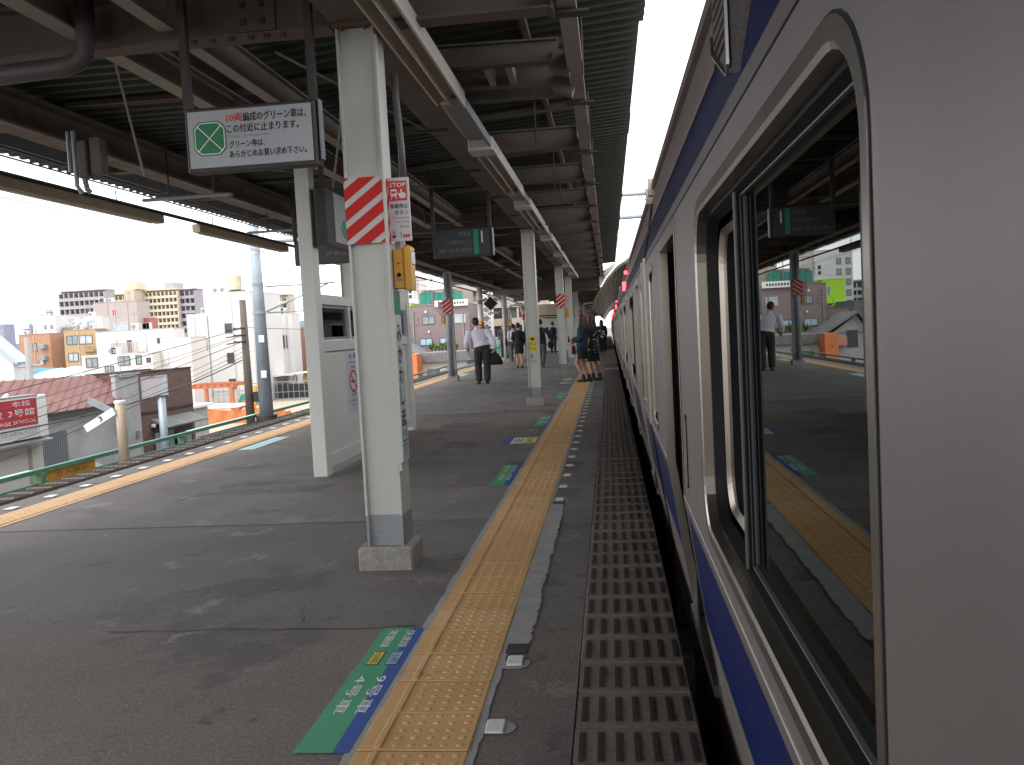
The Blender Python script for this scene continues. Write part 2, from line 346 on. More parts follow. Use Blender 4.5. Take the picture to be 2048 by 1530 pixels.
# ---- tactile paving: 0.39 x 0.297 tiles with 25 studs and one bar
TP = .297
def dome(m, x, y, r, h, n=8):
    v = [(x+r*cos(2*pi*k/n), y+r*sin(2*pi*k/n), .004) for k in range(n)]+[(x+r*.62*cos(2*pi*k/n), y+r*.62*sin(2*pi*k/n), .004+h) for k in range(n)]
    m.add(v, [(k,(k+1)%n,n+(k+1)%n,n+k) for k in range(n)]+[tuple(range(n,2*n))])
def tile_mb(n=8, flip=False):
    m = MB(); W = .391
    m.bbox(0, W, .0035, TP-.0035, -.05, .004, .003)
    sx = (lambda x: W-x) if flip else (lambda x: x)
    xa, xb = sorted((sx(.055), sx(.083))); m.bbox(xa, xb, .010, TP-.010, .0035, .0095, .004)
    for i in range(5):
        for j in range(5): dome(m, sx(.128+.057*i), .034+.057*j, .0138, .0036, n)
    return m
tmesh = [tile_mb().mesh('tactile_tile', TILE), tile_mb().mesh('tactile_tile', TILEB)]
tmeshL = tile_mb(6, True).mesh('tactile_tile', TILEB)
rt = random.Random(3)
N_R = 92
JB = mat('tile_joint', (.085,.05,.025), (.05,.032,.02), 6, .9)
for X0 in (-.931,-5.51): MB().box(X0+.002,X0+.389,1.6,117,-.055,.0016).build('joint_bed', JB, platform)
for k in range(-4, N_R):
    o = link('tactile_tile', tmesh[rt.random() < .45], platform, (-.931, 2.848+TP*k, rt.uniform(0, .003)))
    o.rotation_euler.z = rt.uniform(-.004, .004); o.rotation_euler.x = rt.uniform(-.004,.004)
y0 = 2.848+TP*N_R
for k in range(8, 92): link('tactile_tile', tmeshL, platform, (-5.51, 2.848+TP*k, rt.uniform(0,.0025)))
y1 = 2.848+TP*92
m = MB()
for X0, ya in ((-.931, y0), (-5.51, y1)):
    y = ya
    while y < 117:
        m.box(X0, X0+.391, y+.003, y+TP-.003, -.05, .004)
        for i in range(5): m.box(X0+.115+.057*i, X0+.14+.057*i, y+.02, y+TP-.02, .004, .008)
        y += TP
stuff(m.build('tactile_tile', TILE, platform))
# mortar bedding either side of the tiles, ragged edge
def ragged(name, xa, xb, ya, yb, z, material, st=.06, jag=.012, jagl=None):
    m = MB(); n = int((yb-ya)/st); L = []; R = []
    for k in range(n+1):
        y = ya+(yb-ya)*k/n
        L.append((xa+rnd.uniform(-1,1)*(jag if jagl is None else jagl), y, z)); R.append((xb+rnd.uniform(-1,1)*jag, y+rnd.uniform(-.01,.01), z))
    for k in range(n): m.quad(L[k], R[k], R[k+1], L[k+1])
    return m.build(name, material, platform)
ragged('mortar_joint', -.968, -.929, 1.4, 32, .0018, MORT, .07, .006, .007)
ragged('mortar_joint', -.541, -.512, 1.4, 3.9, .0018, MORT, .05, .008, .001)
ragged('mortar_joint', -.541, -.518, 7.0, 32, .0018, MORT, .08, .006, .001)
ragged('mortar_patch', -.539, -.424, 3.86, 6.98, .003, MORT, .045, .011, .001)
MB().box(-.52,-.425,3.74,3.86,-.01,.0022).build('bitumen_patch', RUBB, platform)
MB().box(-.52,-.425,6.98,7.06,-.01,.0022).build('bitumen_patch', RUBB, platform)
# white marker plates
mk = MB().bbox(-.034,.034,-.052,.052,0,.007,.004).mesh('marker_plate', mat('marker_white', (.70,.70,.69), (.58,.58,.56), 30, .5))
pk = MB(); pk.add([(.056*cos(a)*rnd.uniform(.93,1.06), .066*sin(a)*rnd.uniform(.93,1.05), .002) for a in [2*pi*k/22 for k in range(22)]], [tuple(range(18))])
pkm = pk.mesh('mortar_bed', MORT)
y = 1.85; k = 0
while y < 40:
    if 3.8 < y < 6.95: y += .59; k += 1; continue
    o = link('marker_plate', mk, platform, (-.466+rt.uniform(-.006,.006), y+(.03 if k == 3 else 0), .003)); o.rotation_euler.z = rt.uniform(-.05,.05)
    o = link('mortar_bed', pkm, platform, (-.462, y, 0)); o.rotation_euler.z = rt.uniform(0,6)
    y += .59; k += 1
y = 5.2
while y < 34:
    o = link('marker_plate', mk, platform, (-5.63, y, .003)); o.scale = (1.5,1.1,1); y += .585
# ---- concrete edge blocks with seven rubber strips let into each
def block_mb(w, nst):
    m = MB(); m.bbox(0, w, .003, TP-.003, -.24, 0, .006)
    p = w/nst
    for i in range(nst):
        xc = p*(i+.5); m.box(xc-.011, xc+.011, .046, TP-.046, -.003, .0035, 1)
        for q in (-.006, 0, .006): m.box(xc+q-.0018, xc+q+.0018, .05, TP-.05, .003, .0055, 1)
    return m
bm_ = block_mb(.437, 7).mesh('edge_block', [EDGE, RUBB]); bmL = block_mb(.29, 5).mesh('edge_block', [EDGE, RUBB])
for k in range(-5, 100):
    o = link('edge_block', bm_, platform, (-.187, 2.74+TP*k, rt.uniform(-.004,.002))); o.rotation_euler.z = rt.uniform(-.004,.004)
for k in range(6, 100): link('edge_block', bmL, platform, (XL, 2.74+TP*k, rt.uniform(-.003,.002)))
m = MB()
for X0, wd in ((-.187,.437),(XL,.29)):
    y = 2.74+TP*100
    while y < 117: m.box(X0, X0+wd, y+.003, y+TP-.003, -.24, 0); y += TP
stuff(m.build('edge_block', EDGE, platform))
for y, zz in ((28.0,0), (46.,0)): MB().box(-.185,.245,y,y+1.2,-.01,.006).build('worn_edge_plate', MORT, platform)

# ================================================================== FLOOR DECALS
def decal(x0, x1, y0, y1, label, kind=0):
    t = E('floor_decal', ((x0+x1)/2, (y0+y1)/2, .002), label, 'floor sign', 'coloured boarding signs stuck on the platform floor')
    W = x1-x0; z = .003; xs = x0+W*.70
    MB().box(x0, xs, y0, y1, .0015, z).build('green_band', DGRN, t); MB().box(xs, x1, y0, y1, .0015, z).build('blue_band', DBLU, t)
    tm = MB(); R = (0,-1,0); U = (1,0,0); zz = z+.0012; L = y1-y0; s = L/1.24
    for j, (xr, car, lead) in enumerate(((x0+W*.20, '4' if kind == 0 else '5', '常磐線'), (x0+W*.62, '9' if kind == 0 else '10', '快速線'))):
        text(tm, lead, (xr, y1-.03*s, zz), R, U, W*.22, .22*s)
        text(tm, car+'号車', (xr-.002, y1-.58*s, zz), R, U, W*.26, .36*s)
    tm.build('lettering', PWHT, t)
    for j, (xr, n, mm) in enumerate(((x0+W*.18, '10両', PYEL), (x0+W*.60, '15両', PLBL))):
        b = MB(); b.box(xr, xr+W*.27, y1-.46*s, y1-.30*s, z-.0005, zz, 1); b.box(xr+W*.02, xr+W*.25, y1-.45*s, y1-.31*s, zz-.0005, zz+.001, 0); q = b.build('number_box', [mm, PTXT], t)
        tx = MB(); text(tx, n, (xr+W*.045, y1-.318*s, zz+.002), R, U, W*.17, .125*s); tx.build('lettering', PTXT, t)
    return t
decal(-1.155,-.955,2.836,4.082,'nearest green and blue floor sign beside the tactile line, reading 4 and 9')
decal(-1.160,-.985,7.90,9.09,'second green and blue floor sign beside the yellow tiles, past the first pillar',1)
decal(-1.165,-.962,12.70,14.0,'third green and blue floor sign, just beyond the yellow and white floor strip',0)
decal(-1.15,-.92,17.4,19.0,'fourth green and blue floor sign, next to the foot of the second pillar',1)
def strip(x0, x1, y0, y1, label):
    t = E('floor_decal', ((x0+x1)/2, (y0+y1)/2, .002), label, 'floor sign', 'coloured boarding signs stuck on the platform floor'); W = x1-x0
    MB().box(x0, x0+W*.24, y0, y1, .0015, .003).build('blue_band', DBLU, t); MB().box(x0+W*.24, x0+W*.64, y0, y1, .0015, .003).build('white_band', PWHT, t); MB().box(x0+W*.64, x1, y0, y1, .0015, .003).build('yellow_band', PYEL, t)
    m = MB()
    for a in (.30,.40,.50,.72,.80): m.box(x0+W*a, x0+W*(a+.055), y0+.1, y1-.12, .003, .004)
    m.build('print_marks', PGRY, t)
strip(-1.40,-.985,10.83,11.40,'blue, white and yellow floor strip between two green floor signs')
strip(-1.40,-.99,22.1,22.6,'small blue and yellow floor strip by the two women')
o = single('floor_decal', MB().box(-1.30,-1.05,23.2,24.3,.0015,.003), DTEAL, 'pale green floor sign just beyond the small blue and yellow strip', 'floor sign', 'coloured boarding signs stuck on the platform floor')
for x0, x1, y0, y1, lb in ((-5.05,-4.83,11.25,12.62,'pale teal floor sign beside the far tactile line, left of the windbreak'), (-5.05,-4.82,19.2,21.0,'pale teal floor sign by the far tactile line, behind the first pillar'), (-5.06,-4.82,28.2,29.8,'pale teal floor sign by the far tactile line, beyond the round-clad pillar')):
    t = E('floor_decal', ((x0+x1)/2, (y0+y1)/2, .002), lb, 'floor sign', 'pale teal signs stuck by the far platform edge')
    MB().box(x0, x0+.05, y0, y1, .0015, .003).build('blue_band', PLBL, t); MB().box(x0+.05, x1, y0, y1, .0015, .003).build('teal_band', DTEAL, t)

# ================================================================== CANOPY
canopy = E('platform_canopy', (-3.1, 12, 3.2), 'long green corrugated canopy on rusty cream steel beams over the platform', 'canopy')
Y0C, Y1C = -3.2, 35.0; BAY = 2.12
def roof_z(x): return 3.62+.075*max(0, x+3.1)+.004*max(0, -3.1-x)
# corrugated roof sheets
def sheet_mesh(x0, x1, n=6):
    m = MB(); pit = 1.06/n; prof = []
    for k in range(n):
        a = k*pit; prof += [(a,0),(a+pit*.32,0),(a+pit*.44,.045),(a+pit*.88,.045)]
    prof.append((1.06,0)); h = .0025
    v = []; f = []
    for (y, z) in prof:
        for x in (x0, x1): v += [(x, y, z+roof_z(x)), (x, y, z+roof_z(x)+.006)]
    for k in range(len(prof)-1):
        a, b = 4*k, 4*k+4
        f += [(a, b, b+2, a+2), (a+1, a+3, b+3, b+1)]
        f += [(a+2, b+2, b+3, a+3), (a, a+1, b+1, b)]
    m.add(v, f); return m.mesh('roof_sheet', ROOF, (0,0,0))
sR = sheet_mesh(-3.05, .36); sL = sheet_mesh(-6.52, -3.15)
nS = int((Y1C-Y0C)/1.06)
for k in range(nS):
    for sm, dx in ((sR, 0),):
        j = .035 if (sm is sR and k in (8, 9)) else rt.uniform(-.01,.01)
        o = link('roof_sheet', sm, canopy, Vector((j, Y0C+1.06*k, (k % 2)*.004))-canopy.location)
YL = 62.0
for k in range(int((YL-Y0C)/1.06)):
    link('roof_sheet', sL, canopy, Vector((rt.uniform(-.01,.01), Y0C+1.06*k, (k % 2)*.004))-canopy.location)
part(MB().box(-3.18,-3.02,Y0C,YL,3.60,3.66), 'valley_gutter', DSTEEL, canopy)
# main longitudinal beams over both pillar rows
for xc, ye in ((-1.42,Y1C), (-4.78,YL)):
    part(MB().ibeam((xc,Y0C,3.28),(xc,ye,3.28),.26,.28,.018), 'main_beam', STEEL, canopy)
# cross beams
k = -3
while 5.25+BAY*k < Y1C:
    y = 5.25+BAY*k; big = (k % 5 == 0); hh = .30 if big else .22; b0 = 3.27 if big else 3.33
    m = MB()
    for xa, xb in ((-5.5,-4.93),(-4.63,-1.57),(-1.27,-.25)):
        if xa == -4.63 and not big and (k % 2 == 0 or y < 12): continue
        zz = b0+(.09 if xa == -5.5 else 0); m.ibeam((xa,y,zz),(xb,y,zz),.15 if big else .11,hh-(.10 if xa == -5.5 else 0),.016)
    m.box(-.25,-.235,y-.09,y+.09,b0-.015,b0+hh+.02)
    # raking upper chord up to the roof sheet
    m.bar((-3.1,y,b0+hh+.03),(-.2,y,roof_z(-.2)-.06),.06,.06); m.bar((-3.1,y,3.59),(-6.35,y,roof_z(-6.3)-.02),.05,.04)
    part(m, 'cross_beam', STEEL, canopy)
    # bracket strap under the edge beam
    part(MB().box(-.28,-.035,y+.04,y+.14,3.272,3.287), 'beam_strap', DSTEEL, canopy)
    if big:
        part(MB().box(-2.2,-1.92,y-.02,y-.008,b0+.04,b0+.26), 'splice_plate', STEEL, canopy)
        RUST = MATS.get('rust_bolt') or mat('rust_bolt', (.13,.055,.028), (.09,.04,.022), 30, .8)
        for xx in (-2.42,-2.30,-2.18,-2.06,-1.96,-1.86): part(MB().bbox(xx-.018,xx+.018,y-.085,y-.05,b0-.022,b0,.005), 'bolt', RUST, canopy)
        for xx in (-2.12,-2.0):
            for zz in (.10,.2): part(MB().bbox(xx-.018,xx+.018,y-.032,y-.02,b0+zz-.018,b0+zz+.018,.004), 'bolt', RUST, canopy)
    k += 1
for xj, wj in ((-3.12,.13),(-2.57,.10)):
    k = -1
    while 5.25+BAY*5*k < Y1C-1:
        ya, yb = 5.25+BAY*5*k+.1, min(5.25+BAY*5*(k+1)-.1, Y1C); part(MB().ibeam((xj,ya,3.33),(xj,yb,3.33),wj,.22,.014), 'joist', STEEL2 if xj > -3.5 else STEEL, canopy); k += 1
# intermediate rafters in the bay past the first pillar
for y, zb in ((6.62,3.40),(7.05,3.36),(12.2,3.42)):
    m = MB().ibeam((-1.27,y,zb),(-.28,y,zb-.02),.10,.17,.014); m.bar((-.33,y,zb),(-.18,y,zb-.06),.14,.14); part(m, 'rafter', STEEL, canopy)
m = MB()
for x in (-.82,-.66): m.bar((x,6.66,3.42),(x,7.0,3.40),.05,.10)
part(m, 'spacer', STEEL2, canopy)
# edge beams
part(MB().box(-.215,-.105,Y0C,Y1C,3.30,3.312).box(-.215,-.203,Y0C,Y1C,3.312,3.43).box(-.117,-.105,Y0C,Y1C,3.312,3.335), 'edge_beam', STEEL2, canopy)
for k in range(9): part(MB().ibeam((-5.5,37+2.9*k,3.33),(-3.2,37+2.9*k,3.33),.11,.2,.016), 'cross_beam', STEEL, canopy)
part(MB().box(-5.68,-5.55,Y0C,YL,3.44,3.452).box(-5.56,-5.545,Y0C,YL,3.40,3.575), 'edge_beam', GREYP, canopy)
part(MB().box(-4.66,-4.645,Y0C,YL,3.262,3.28), 'beam_lip', STEEL2, canopy)
# purlins and slanting trim along the roof
for x in (-.55,-5.2,-6.1):
    part(MB().box(x-.025,x+.025,Y0C,Y1C,roof_z(x)-.07,roof_z(x)-.004), 'purlin', DSTEEL if x < -3 else STEEL, canopy)
m = MB().box(.352,.366,Y0C,Y1C,roof_z(.36)+.05,roof_z(.36)+.075); part(m, 'roof_trim', GREYP, canopy)
part(MB().box(-6.53,-6.515,Y0C,YL,3.615,3.632), 'roof_trim', GREYP, canopy)
# hangers and thin rods
rods = [((-3.4,6,3.5),(-4.0,7.4,2.95)),((-2.0,7,3.55),(-2.8,9,3.0)),((-1.5,8.5,3.3),(-2.4,6.5,3.6)),((-3.9,9,3.3),(-3.0,12,3.6)),((-2.4,10.5,3.2),(-1.6,13,3.6)),((-1.6,5.6,3.5),(-1.75,5.9,2.9)),((-2.9,14,3.2),(-1.6,17,3.55)),((-3.6,17,3.25),(-2.2,20,3.6)),((-4.4,15,3.2),(-3.2,19,3.5))]
for a, b in rods: part(MB().tube([a,b],.011,6), 'tie_rod', STEEL2, canopy)
for x, y, h in ((-.62,8.6,.45),(-.62,13,.4),(-.6,11.2,.5),(-2.7,13.2,.6),(-3.3,20,.55),(-5.0,8.2,.5),(-5.3,10.2,.45),(-5.0,12.0,.5),(-5.3,14.2,.45),(-.1,8.4,.5),(-.1,10.5,.5),(-.1,6.4,.45)):
    part(MB().tube([(x,y,3.62),(x,y,3.66-h)],.008,5), 'hanger_rod', DSTEEL, canopy)
# small dark clip brackets under the main beam
for k in range(12):
    y = 8.0+2.1*k; part(MB().box(-1.66,-1.38,y-.03,y+.03,3.262,3.28).tube([(-1.44,y,3.28),(-1.44,y,3.32)],.008,5), 'clip_bracket', DSTEEL, canopy)
# arches of the older canopy beyond
arch = E('arched_canopy', (-3.1, 60, 2.4), 'curved ribbed canopy beyond the end of the flat green roof', 'canopy')
ARC = [(-.64,2.18),(-.52,2.50),(-.30,2.88),(0,3.32),(.39,3.74),(.70,3.93),(1.0,4.04),(1.32,4.10)]
def arcpts(side): return ARC if side > 0 else [(-4.85,2.2),(-4.92,2.55),(-5.1,2.85),(-5.35,3.05),(-5.65,3.2),(-5.95,3.28),(-6.2,3.32),(-6.5,3.34)]
for side in (1, -1):
    P = arcpts(side); YS = 36.0 if side > 0 else 62.0
    m = MB(); n = len(P)
    v = [(x, y, z) for y in (YS, 150.0) for x, z in P]+[(x, y, z+.03) for y in (YS, 150.0) for x, z in P]; f = []
    for k in range(n-1): f += [(k, k+1, n+k+1, n+k), (2*n+k, 3*n+k, 3*n+k+1, 2*n+k+1), ]
    f += [(k, 2*n+k, 2*n+k+1, k+1) for k in range(n-1)]
    m.add(v, f); part(m, 'arched_roof', mat('arch_roof%d' % side, (.20,.19,.17), (.15,.14,.125), 1, .7), arch)
    for j in range(28):
        y = YS+.05+2.0*j
        if y > 92: break
        part(MB().tube([(x, y, z-.05) for x, z in P], .045, 6), 'arched_rib', STEEL, arch)
    for xk in (2, 4, 6): part(MB().tube([(P[xk][0],YS,P[xk][1]-.09),(P[xk][0],92,P[xk][1]-.09)],.03,5), 'arched_purlin', STEEL, arch)
m = MB()
P = arcpts(1); part(MB().prism([(x, z+.03) for x, z in P[2:]]+[(x, z+.20) for x, z in reversed(P[4:])]+[(.1,3.72),(-.3,3.50)], 35.12, 35.2, 'y'), 'end_fascia', WHITEF, arch)
part(MB().box(-3.0,-.3,35.04,35.1,2.98,3.75), 'sky_block_panel', DSTEEL, arch)  # dark sheet added to shut off the sky behind the flat roof's end
part(MB().box(-3.3,-.28,35.2,150,3.02,3.06).box(-5.2,-3.3,62.1,150,3.02,3.06), 'middle_roof', MATS['arch_roof1'], arch)
for j in range(14): part(MB().ibeam((-3.2,36+4*j,2.86),(-.4,36+4*j,2.86),.1,.15,.014), 'roof_beam', STEEL, arch)
part(MB().bar((-4.7,36.4,3.0),(-1.5,36.4,3.0),.12,.22).bar((-4.7,44,2.95),(-1.5,44,2.95),.12,.22), 'tie_beam', STEEL, arch)
tag(link('station_loudspeaker', MB().loft([((0,0,0),.05,.05),((0,-.12,0),.06,.06),((0,-.28,0),.17,.13)],10).mesh('station_loudspeaker', GREYP), None, (.85,35.7,4.08)), 'grey horn loudspeaker on the end of the curved canopy', 'loudspeaker')

# ================================================================== PILLARS
def pillar_parts(root, base=True, W=.232, D=.235, top=3.26, round_=False, band=True):
    L = root.location
    m = MB(); h0 = .14 if base else 0
    if round_:
        m.tube([(0,0,h0),(0,0,top)], .105, 16)
    else:
        t = .017
        m.bbox(-W/2,-W/2+t,-D/2,D/2,h0,top,.003); m.bbox(W/2-t,W/2,-D/2,D/2,h0,top,.003); m.box(-W/2+t,W/2-t,-D/2+.03,-D/2+.042,h0,top)
    link('shaft', m.mesh('shaft', CREAM), root)
    if base:
        b = MB().bbox(-.17,.17,-.15,.16,-.02,.14,.012); link('base_block', b.mesh('base_block', CONC), root)
    if band:
        g = MB()
        if round_: g.tube([(0,0,h0),(0,0,h0+.16)],.108,16)
        else:
            e = .0015
            g.box(-W/2-e,-W/2+.001,-D/2-e,D/2+e,h0,h0+.19); g.box(W/2-.001,W/2+e,-D/2-e,D/2+e,h0,h0+.19); g.box(-W/2+.017,W/2-.017,-D/2+.0285,-D/2+.0305,h0,h0+.19)
            g.box(-W/2-e,-W/2+.0175,-D/2-e,-D/2+.001,h0,h0+.19); g.box(W/2-.0175,W/2+e,-D/2-e,-D/2+.001,h0,h0+.19)
        link('painted_foot', g.mesh('painted_foot', GREYP), root)
    if not round_:
        c = MB(); c.box(-W/2-.01,W/2+.01,-D/2-.03,D/2+.03,top,top+.022)
        for x in (-.07,.07): c.tube([(x,-D/2-.012,top-.02),(x,-D/2-.012,top+.03)],.014,6)
        link('cap_plate', c.mesh('cap_plate', STEEL), root)
PG = 'steel pillars carrying the platform canopy'
plab = ['nearest cream H-section pillar on a concrete block, with red stripes', 'second cream pillar of the track-side row, bearing a yellow exit sticker', 'third cream pillar of the track-side row, striped, hiding the backpack', 'fourth cream pillar in the track-side row', 'fifth cream pillar in the track-side row, beside the women']
PY = [5.29, 16.3, 26.3, 31.8, 38.5]
PIL = []
for i, y in enumerate(PY):
    t = E('canopy_pillar', (-1.42 if i < 3 else -1.40, y, 0), plab[i], 'pillar', PG); pillar_parts(t); PIL.append(t)
lefts = [(-4.76,15.9,'cream pillar of the far row, half hidden behind the windbreak'),(-4.74,26.0,'cream pillar of the far row with a round pipe in front and red stripes'),(-4.8,40.6,'cream pillar of the far row beside the man in the orange cap'),(-4.76,5.3,'first cream pillar of the far row, before the windbreak')]
PILL = []
for x, y, lb in lefts:
    t = E('canopy_pillar', (x, y, 0), lb, 'pillar', PG); pillar_parts(t); PILL.append(t)
    if y > 20: link('drain_pipe', MB().tube([(-.02,-.17,.16),(-.02,-.17,3.2)],.062,10).mesh('drain_pipe', GALV if y < 30 else CREAM, None, True), t)
t = E('striped_post', (-5.55,38.0,0), 'round post with yellow and black warning bands at the far platform edge', 'post'); link('shaft', MB().tube([(0,0,0),(0,0,3.45)],.12,16).mesh('shaft', CREAM, None, True), t)
for z0, z1, mm in ((2.62,2.80,'r'),(1.25,1.9,'y')):
    m = MB()
    if mm == 'y':
        link('yellow_band', MB().tube([(0,0,z0),(0,0,z1)],.123,16).mesh('yellow_band', YBOX), t)
        for j in range(5):
            zz = z0+.04+.12*j; m.add([(.126*cos(a),.126*sin(a),zz+.10*sin(a*1.0)+dz) for dz in (0,.06) for a in [2*pi*k/16 for k in range(17)]], [(k,k+1,17+k+1,17+k) for k in range(16)])
        link('black_stripe', m.mesh('black_stripe', SEAM), t)
    else: link('rust_band', MB().tube([(0,0,z0),(0,0,z1)],.124,16).mesh('rust_band', mat('rust_band', (.3,.13,.05), (.45,.25,.07), 6)), t)
# far pillars under the arches
pf = E('arch_post', (-1.42,46,0), 'first post of the track-side row under the curved canopy, past the women', 'post', 'posts under the curved canopy')
link('shaft', MB().tube([(0,0,0),(0,0,2.5)],.085,10).mesh('shaft', CREAM, None, True), pf); link('curved_arm', MB().tube([(0,0,2.2),(.2,0,2.6),(.62,0,2.62),(.85,0,2.5)],.06,8).tube([(0,0,2.2),(-.14,0,2.7),(-.4,0,3.0),(-.8,0,3.15)],.06,8).mesh('curved_arm', CREAM, None, True), pf)
link('warning_band', MB().tube([(0,0,1.95),(0,0,2.3)],.088,10).mesh('warning_band', PRED), pf)
for y, nm in zip((53,60,67,74,81,88), ('second','third','fourth','fifth','sixth','seventh')): c = copy_tree(pf); c.location.y = y; c['label'] = nm+' post of the track-side row under the curved canopy'
for y, nm in zip((42,50,58,66), ('first','second','third','fourth')): c = copy_tree(pf); c.location = (-4.85,y,0); c['label'] = nm+' post of the far-side row under the curved canopy'
# ================================================================== LIGHT FIXTURES
LG = 'fluorescent strip lights along the canopy beam'
def strip_light(y0, y1, label):
    t = E('strip_light', (-1.16, y0, 3.19), label, 'light', LG); L = y1-y0
    m = MB()       # trough open downwards
    m.box(-.115,.115,0,L,.105,.12); m.box(.10,.116,0,L,0,.105); m.box(-.116,-.10,0,L,.03,.105)
    link('trough', m.mesh('trough', WHITEF), t)
    link('reflector', MB().add([(-.1,0.01,.03),(-.035,.01,.10),(-.035,L-.01,.10),(-.1,L-.01,.03),(.035,.01,.10),(.1,.01,.012),(.1,L-.01,.012),(.035,L-.01,.10)],[(0,1,2,3),(1,4,7,2),(4,5,6,7)]).mesh('reflector', FIXB), t)
    b = MB().bbox(-.125,.125,-.02,.30,-.012,.122,.02).box(.124,.130,.05,.09,.03,.07).box(.124,.130,.16,.2,.03,.07); link('end_box', b.mesh('end_box', WHITEF), t)
    link('tube', MB().tube([(0,.32,.03),(0,L-.14,.03)],.017,10).mesh('tube', TUBE, None, True), t)
    link('socket', MB().box(-.02,.02,L-.14,L-.10,0,.08).box(-.02,.02,.30,.33,0,.08).tube([(0,L-.10,.03),(-.02,L+.02,.05),(-.1,L+.12,.09)],.02,8).mesh('socket', FIXB), t)
    return t
ords = ['nearest', 'second', 'third', 'fourth', 'fifth', 'sixth', 'seventh', 'eighth']
ly = [(4.25,6.95),(8.55,11.75),(12.72,16.5),(17.6,20.7),(21.7,24.8),(25.7,28.8),(29.6,32.6)]
for i, (a, b) in enumerate(ly): strip_light(a, b, ords[i]+' white fluorescent strip light under the track-side canopy beam')
for i in range(len(ly)-1):
    a, b = ly[i][1]+.02, ly[i+1][0]-.03
    single('cable_trunking', MB().box(-1.075,-1.05,a,b,3.20,3.285).box(-1.26,-1.075,a,b,3.272,3.285), GREYP, 'grey cable trunking filling the gap after the %s strip light' % ords[i], 'trunking', 'cable trunking between the strip lights')
# far-edge lights on a conduit
single('conduit_pipe', MB().tube([(-6.3,-3,3.36),(-6.3,60,3.36)],.028,8), mat('conduit_dark', (.07,.06,.07), rough=.5), 'dark conduit running along the far canopy edge above the strip lights', 'conduit', smooth=True)
def side_light(y0, y1, label):
    t = E('strip_light', (-6.3, y0, 3.2), label, 'light', 'brown strip lights along the far canopy edge'); L = y1-y0
    link('housing', MB().bbox(-.07,.07,0,L,.0,.125,.012).mesh('housing', FIXB), t)
    link('tube', MB().tube([(0,.05,-.012),(0,L-.25,-.012)],.018,8).mesh('tube', TUBE), t)
    h = MB()
    for y in (.6, L-1.1): h.tube([(.0,y,.15),(0,y,.30),(.0,y+.05,.34)],.008,5).tube([(0,y+.12,.15),(0,y+.12,.27)],.006,5)
    link('hanger_hook', h.mesh('hanger_hook', DSTEEL), t)
side_light(7.2,12.0,'nearest brown strip light at the far canopy edge, beside the junction boxes')
side_light(13.1,16.9,'second brown strip light at the far canopy edge, left of the hanging platform 2 sign')
side_light(18.2,22.0,'third brown strip light at the far canopy edge'); side_light(23.2,27.0,'fourth brown strip light at the far canopy edge')
# ================================================================== PIPES UP IN THE ROOF
single('roof_pipe', MB().tube([(-3.0,5.0,3.62),(-3.0,5.0,3.26),(-3.02,5.0,3.19),(-3.07,5.0,3.145),(-3.14,5.0,3.125),(-5.4,5.05,3.06)],.058,12), mat('pipe_dark', (.10,.085,.085), (.075,.065,.065), 3, .5), 'thick dark grey bent pipe under the canopy before the first cross beam', 'pipe', smooth=True)
single('cable_pipe', MB().tube([(-1.26,5.46,3.05),(-1.255,5.45,2.9),(-1.24,5.45,2.6),(-1.24,5.45,2.36)],.022,8), MATS['pipe_dark'], 'grey cable pipe behind the nearest pillar above the stop sign', 'pipe', smooth=True)
t = E('junction_box', (-4.2,6.9,2.83), 'cream junction boxes and cables hanging under the far canopy beam', 'junction box')
MB().bbox(-4.27,-4.19,6.85,6.95,2.86,3.16,.01).build('box', STEEL, t); MB().bbox(-4.16,-4.06,6.85,6.95,2.88,3.18,.01).build('box', STEEL, t)
MB().tube([(-4.32,6.9,3.25),(-4.32,6.9,2.8),(-4.28,6.9,2.74)],.02,8).tube([(-4.37,6.9,3.25),(-4.37,6.9,2.92)],.014,6).build('cable', GALV, t); MB().tube([(-4.25,6.9,2.86),(-4.22,6.88,2.76),(-4.2,6.9,2.74)],.022,8).build('conduit_elbow', GREYP, t)
t = E('tube_light', (-4.6,9.0,2.98), 'thin horizontal tube light hung between the far beams', 'light', 'thin lights hung across the far bay')
MB().bbox(-4.9,-3.9,8.97,9.03,3.0,3.03,.008).build('housing', GREYP, t)
for xx in (-4.6,-4.1): MB().tube([(xx,9,3.03),(xx,9,3.6)],.01,6).build('hanger', DSTEEL, t)
c = copy_tree(t); c.location = (-4.8,12.2,2.98); c['label'] = 'second thin light hung across the far bay, lower and further along'

# ================================================================== HANGING SIGNS
HG = 'signs hung from the canopy'
def hang_sign(x0, x1, z0, z1, y, label, face, d=.11):
    t = E('hanging_sign', ((x0+x1)/2, y, z0), label, 'sign', HG)
    MB().bbox(x0-.022,x1+.022,y,y+d,z0-.02,z1+.022,.01).build('casing', DSTEEL, t)
    MB().box(x0,x1,y-.006,y+.002,z0,z1).build('face', face, t)
    for x in (x0-.015, x1+.0): MB().box(x-.022,x+.022,y+.03,y+.075,z1+.02,3.60).build('hanger_post', DSTEEL, t)
    return t
ys_ = 4.93
t = hang_sign(-2.372,-1.632,2.452,2.775,ys_,'white hanging sign with green clover mark about the green car stop',SIGNW2)
MB().box(-1.597,-1.588,ys_+.02,ys_+.075,2.46,2.80).build('cable_channel', GREYP, t)
yf = ys_-.0075
tm = MB(); text(tm,'10両',(-2.136,yf,2.702),*YF,.046,.095,bold=.0012); tm.build('lettering', PRED, t)
tm = MB(); text(tm,'編成のグリーン車は、',(-2.036,yf,2.700),*YF,.050,.375,bold=.0011); text(tm,'この付近に止まります。',(-2.138,yf,2.640),*YF,.048,.43,bold=.0011)
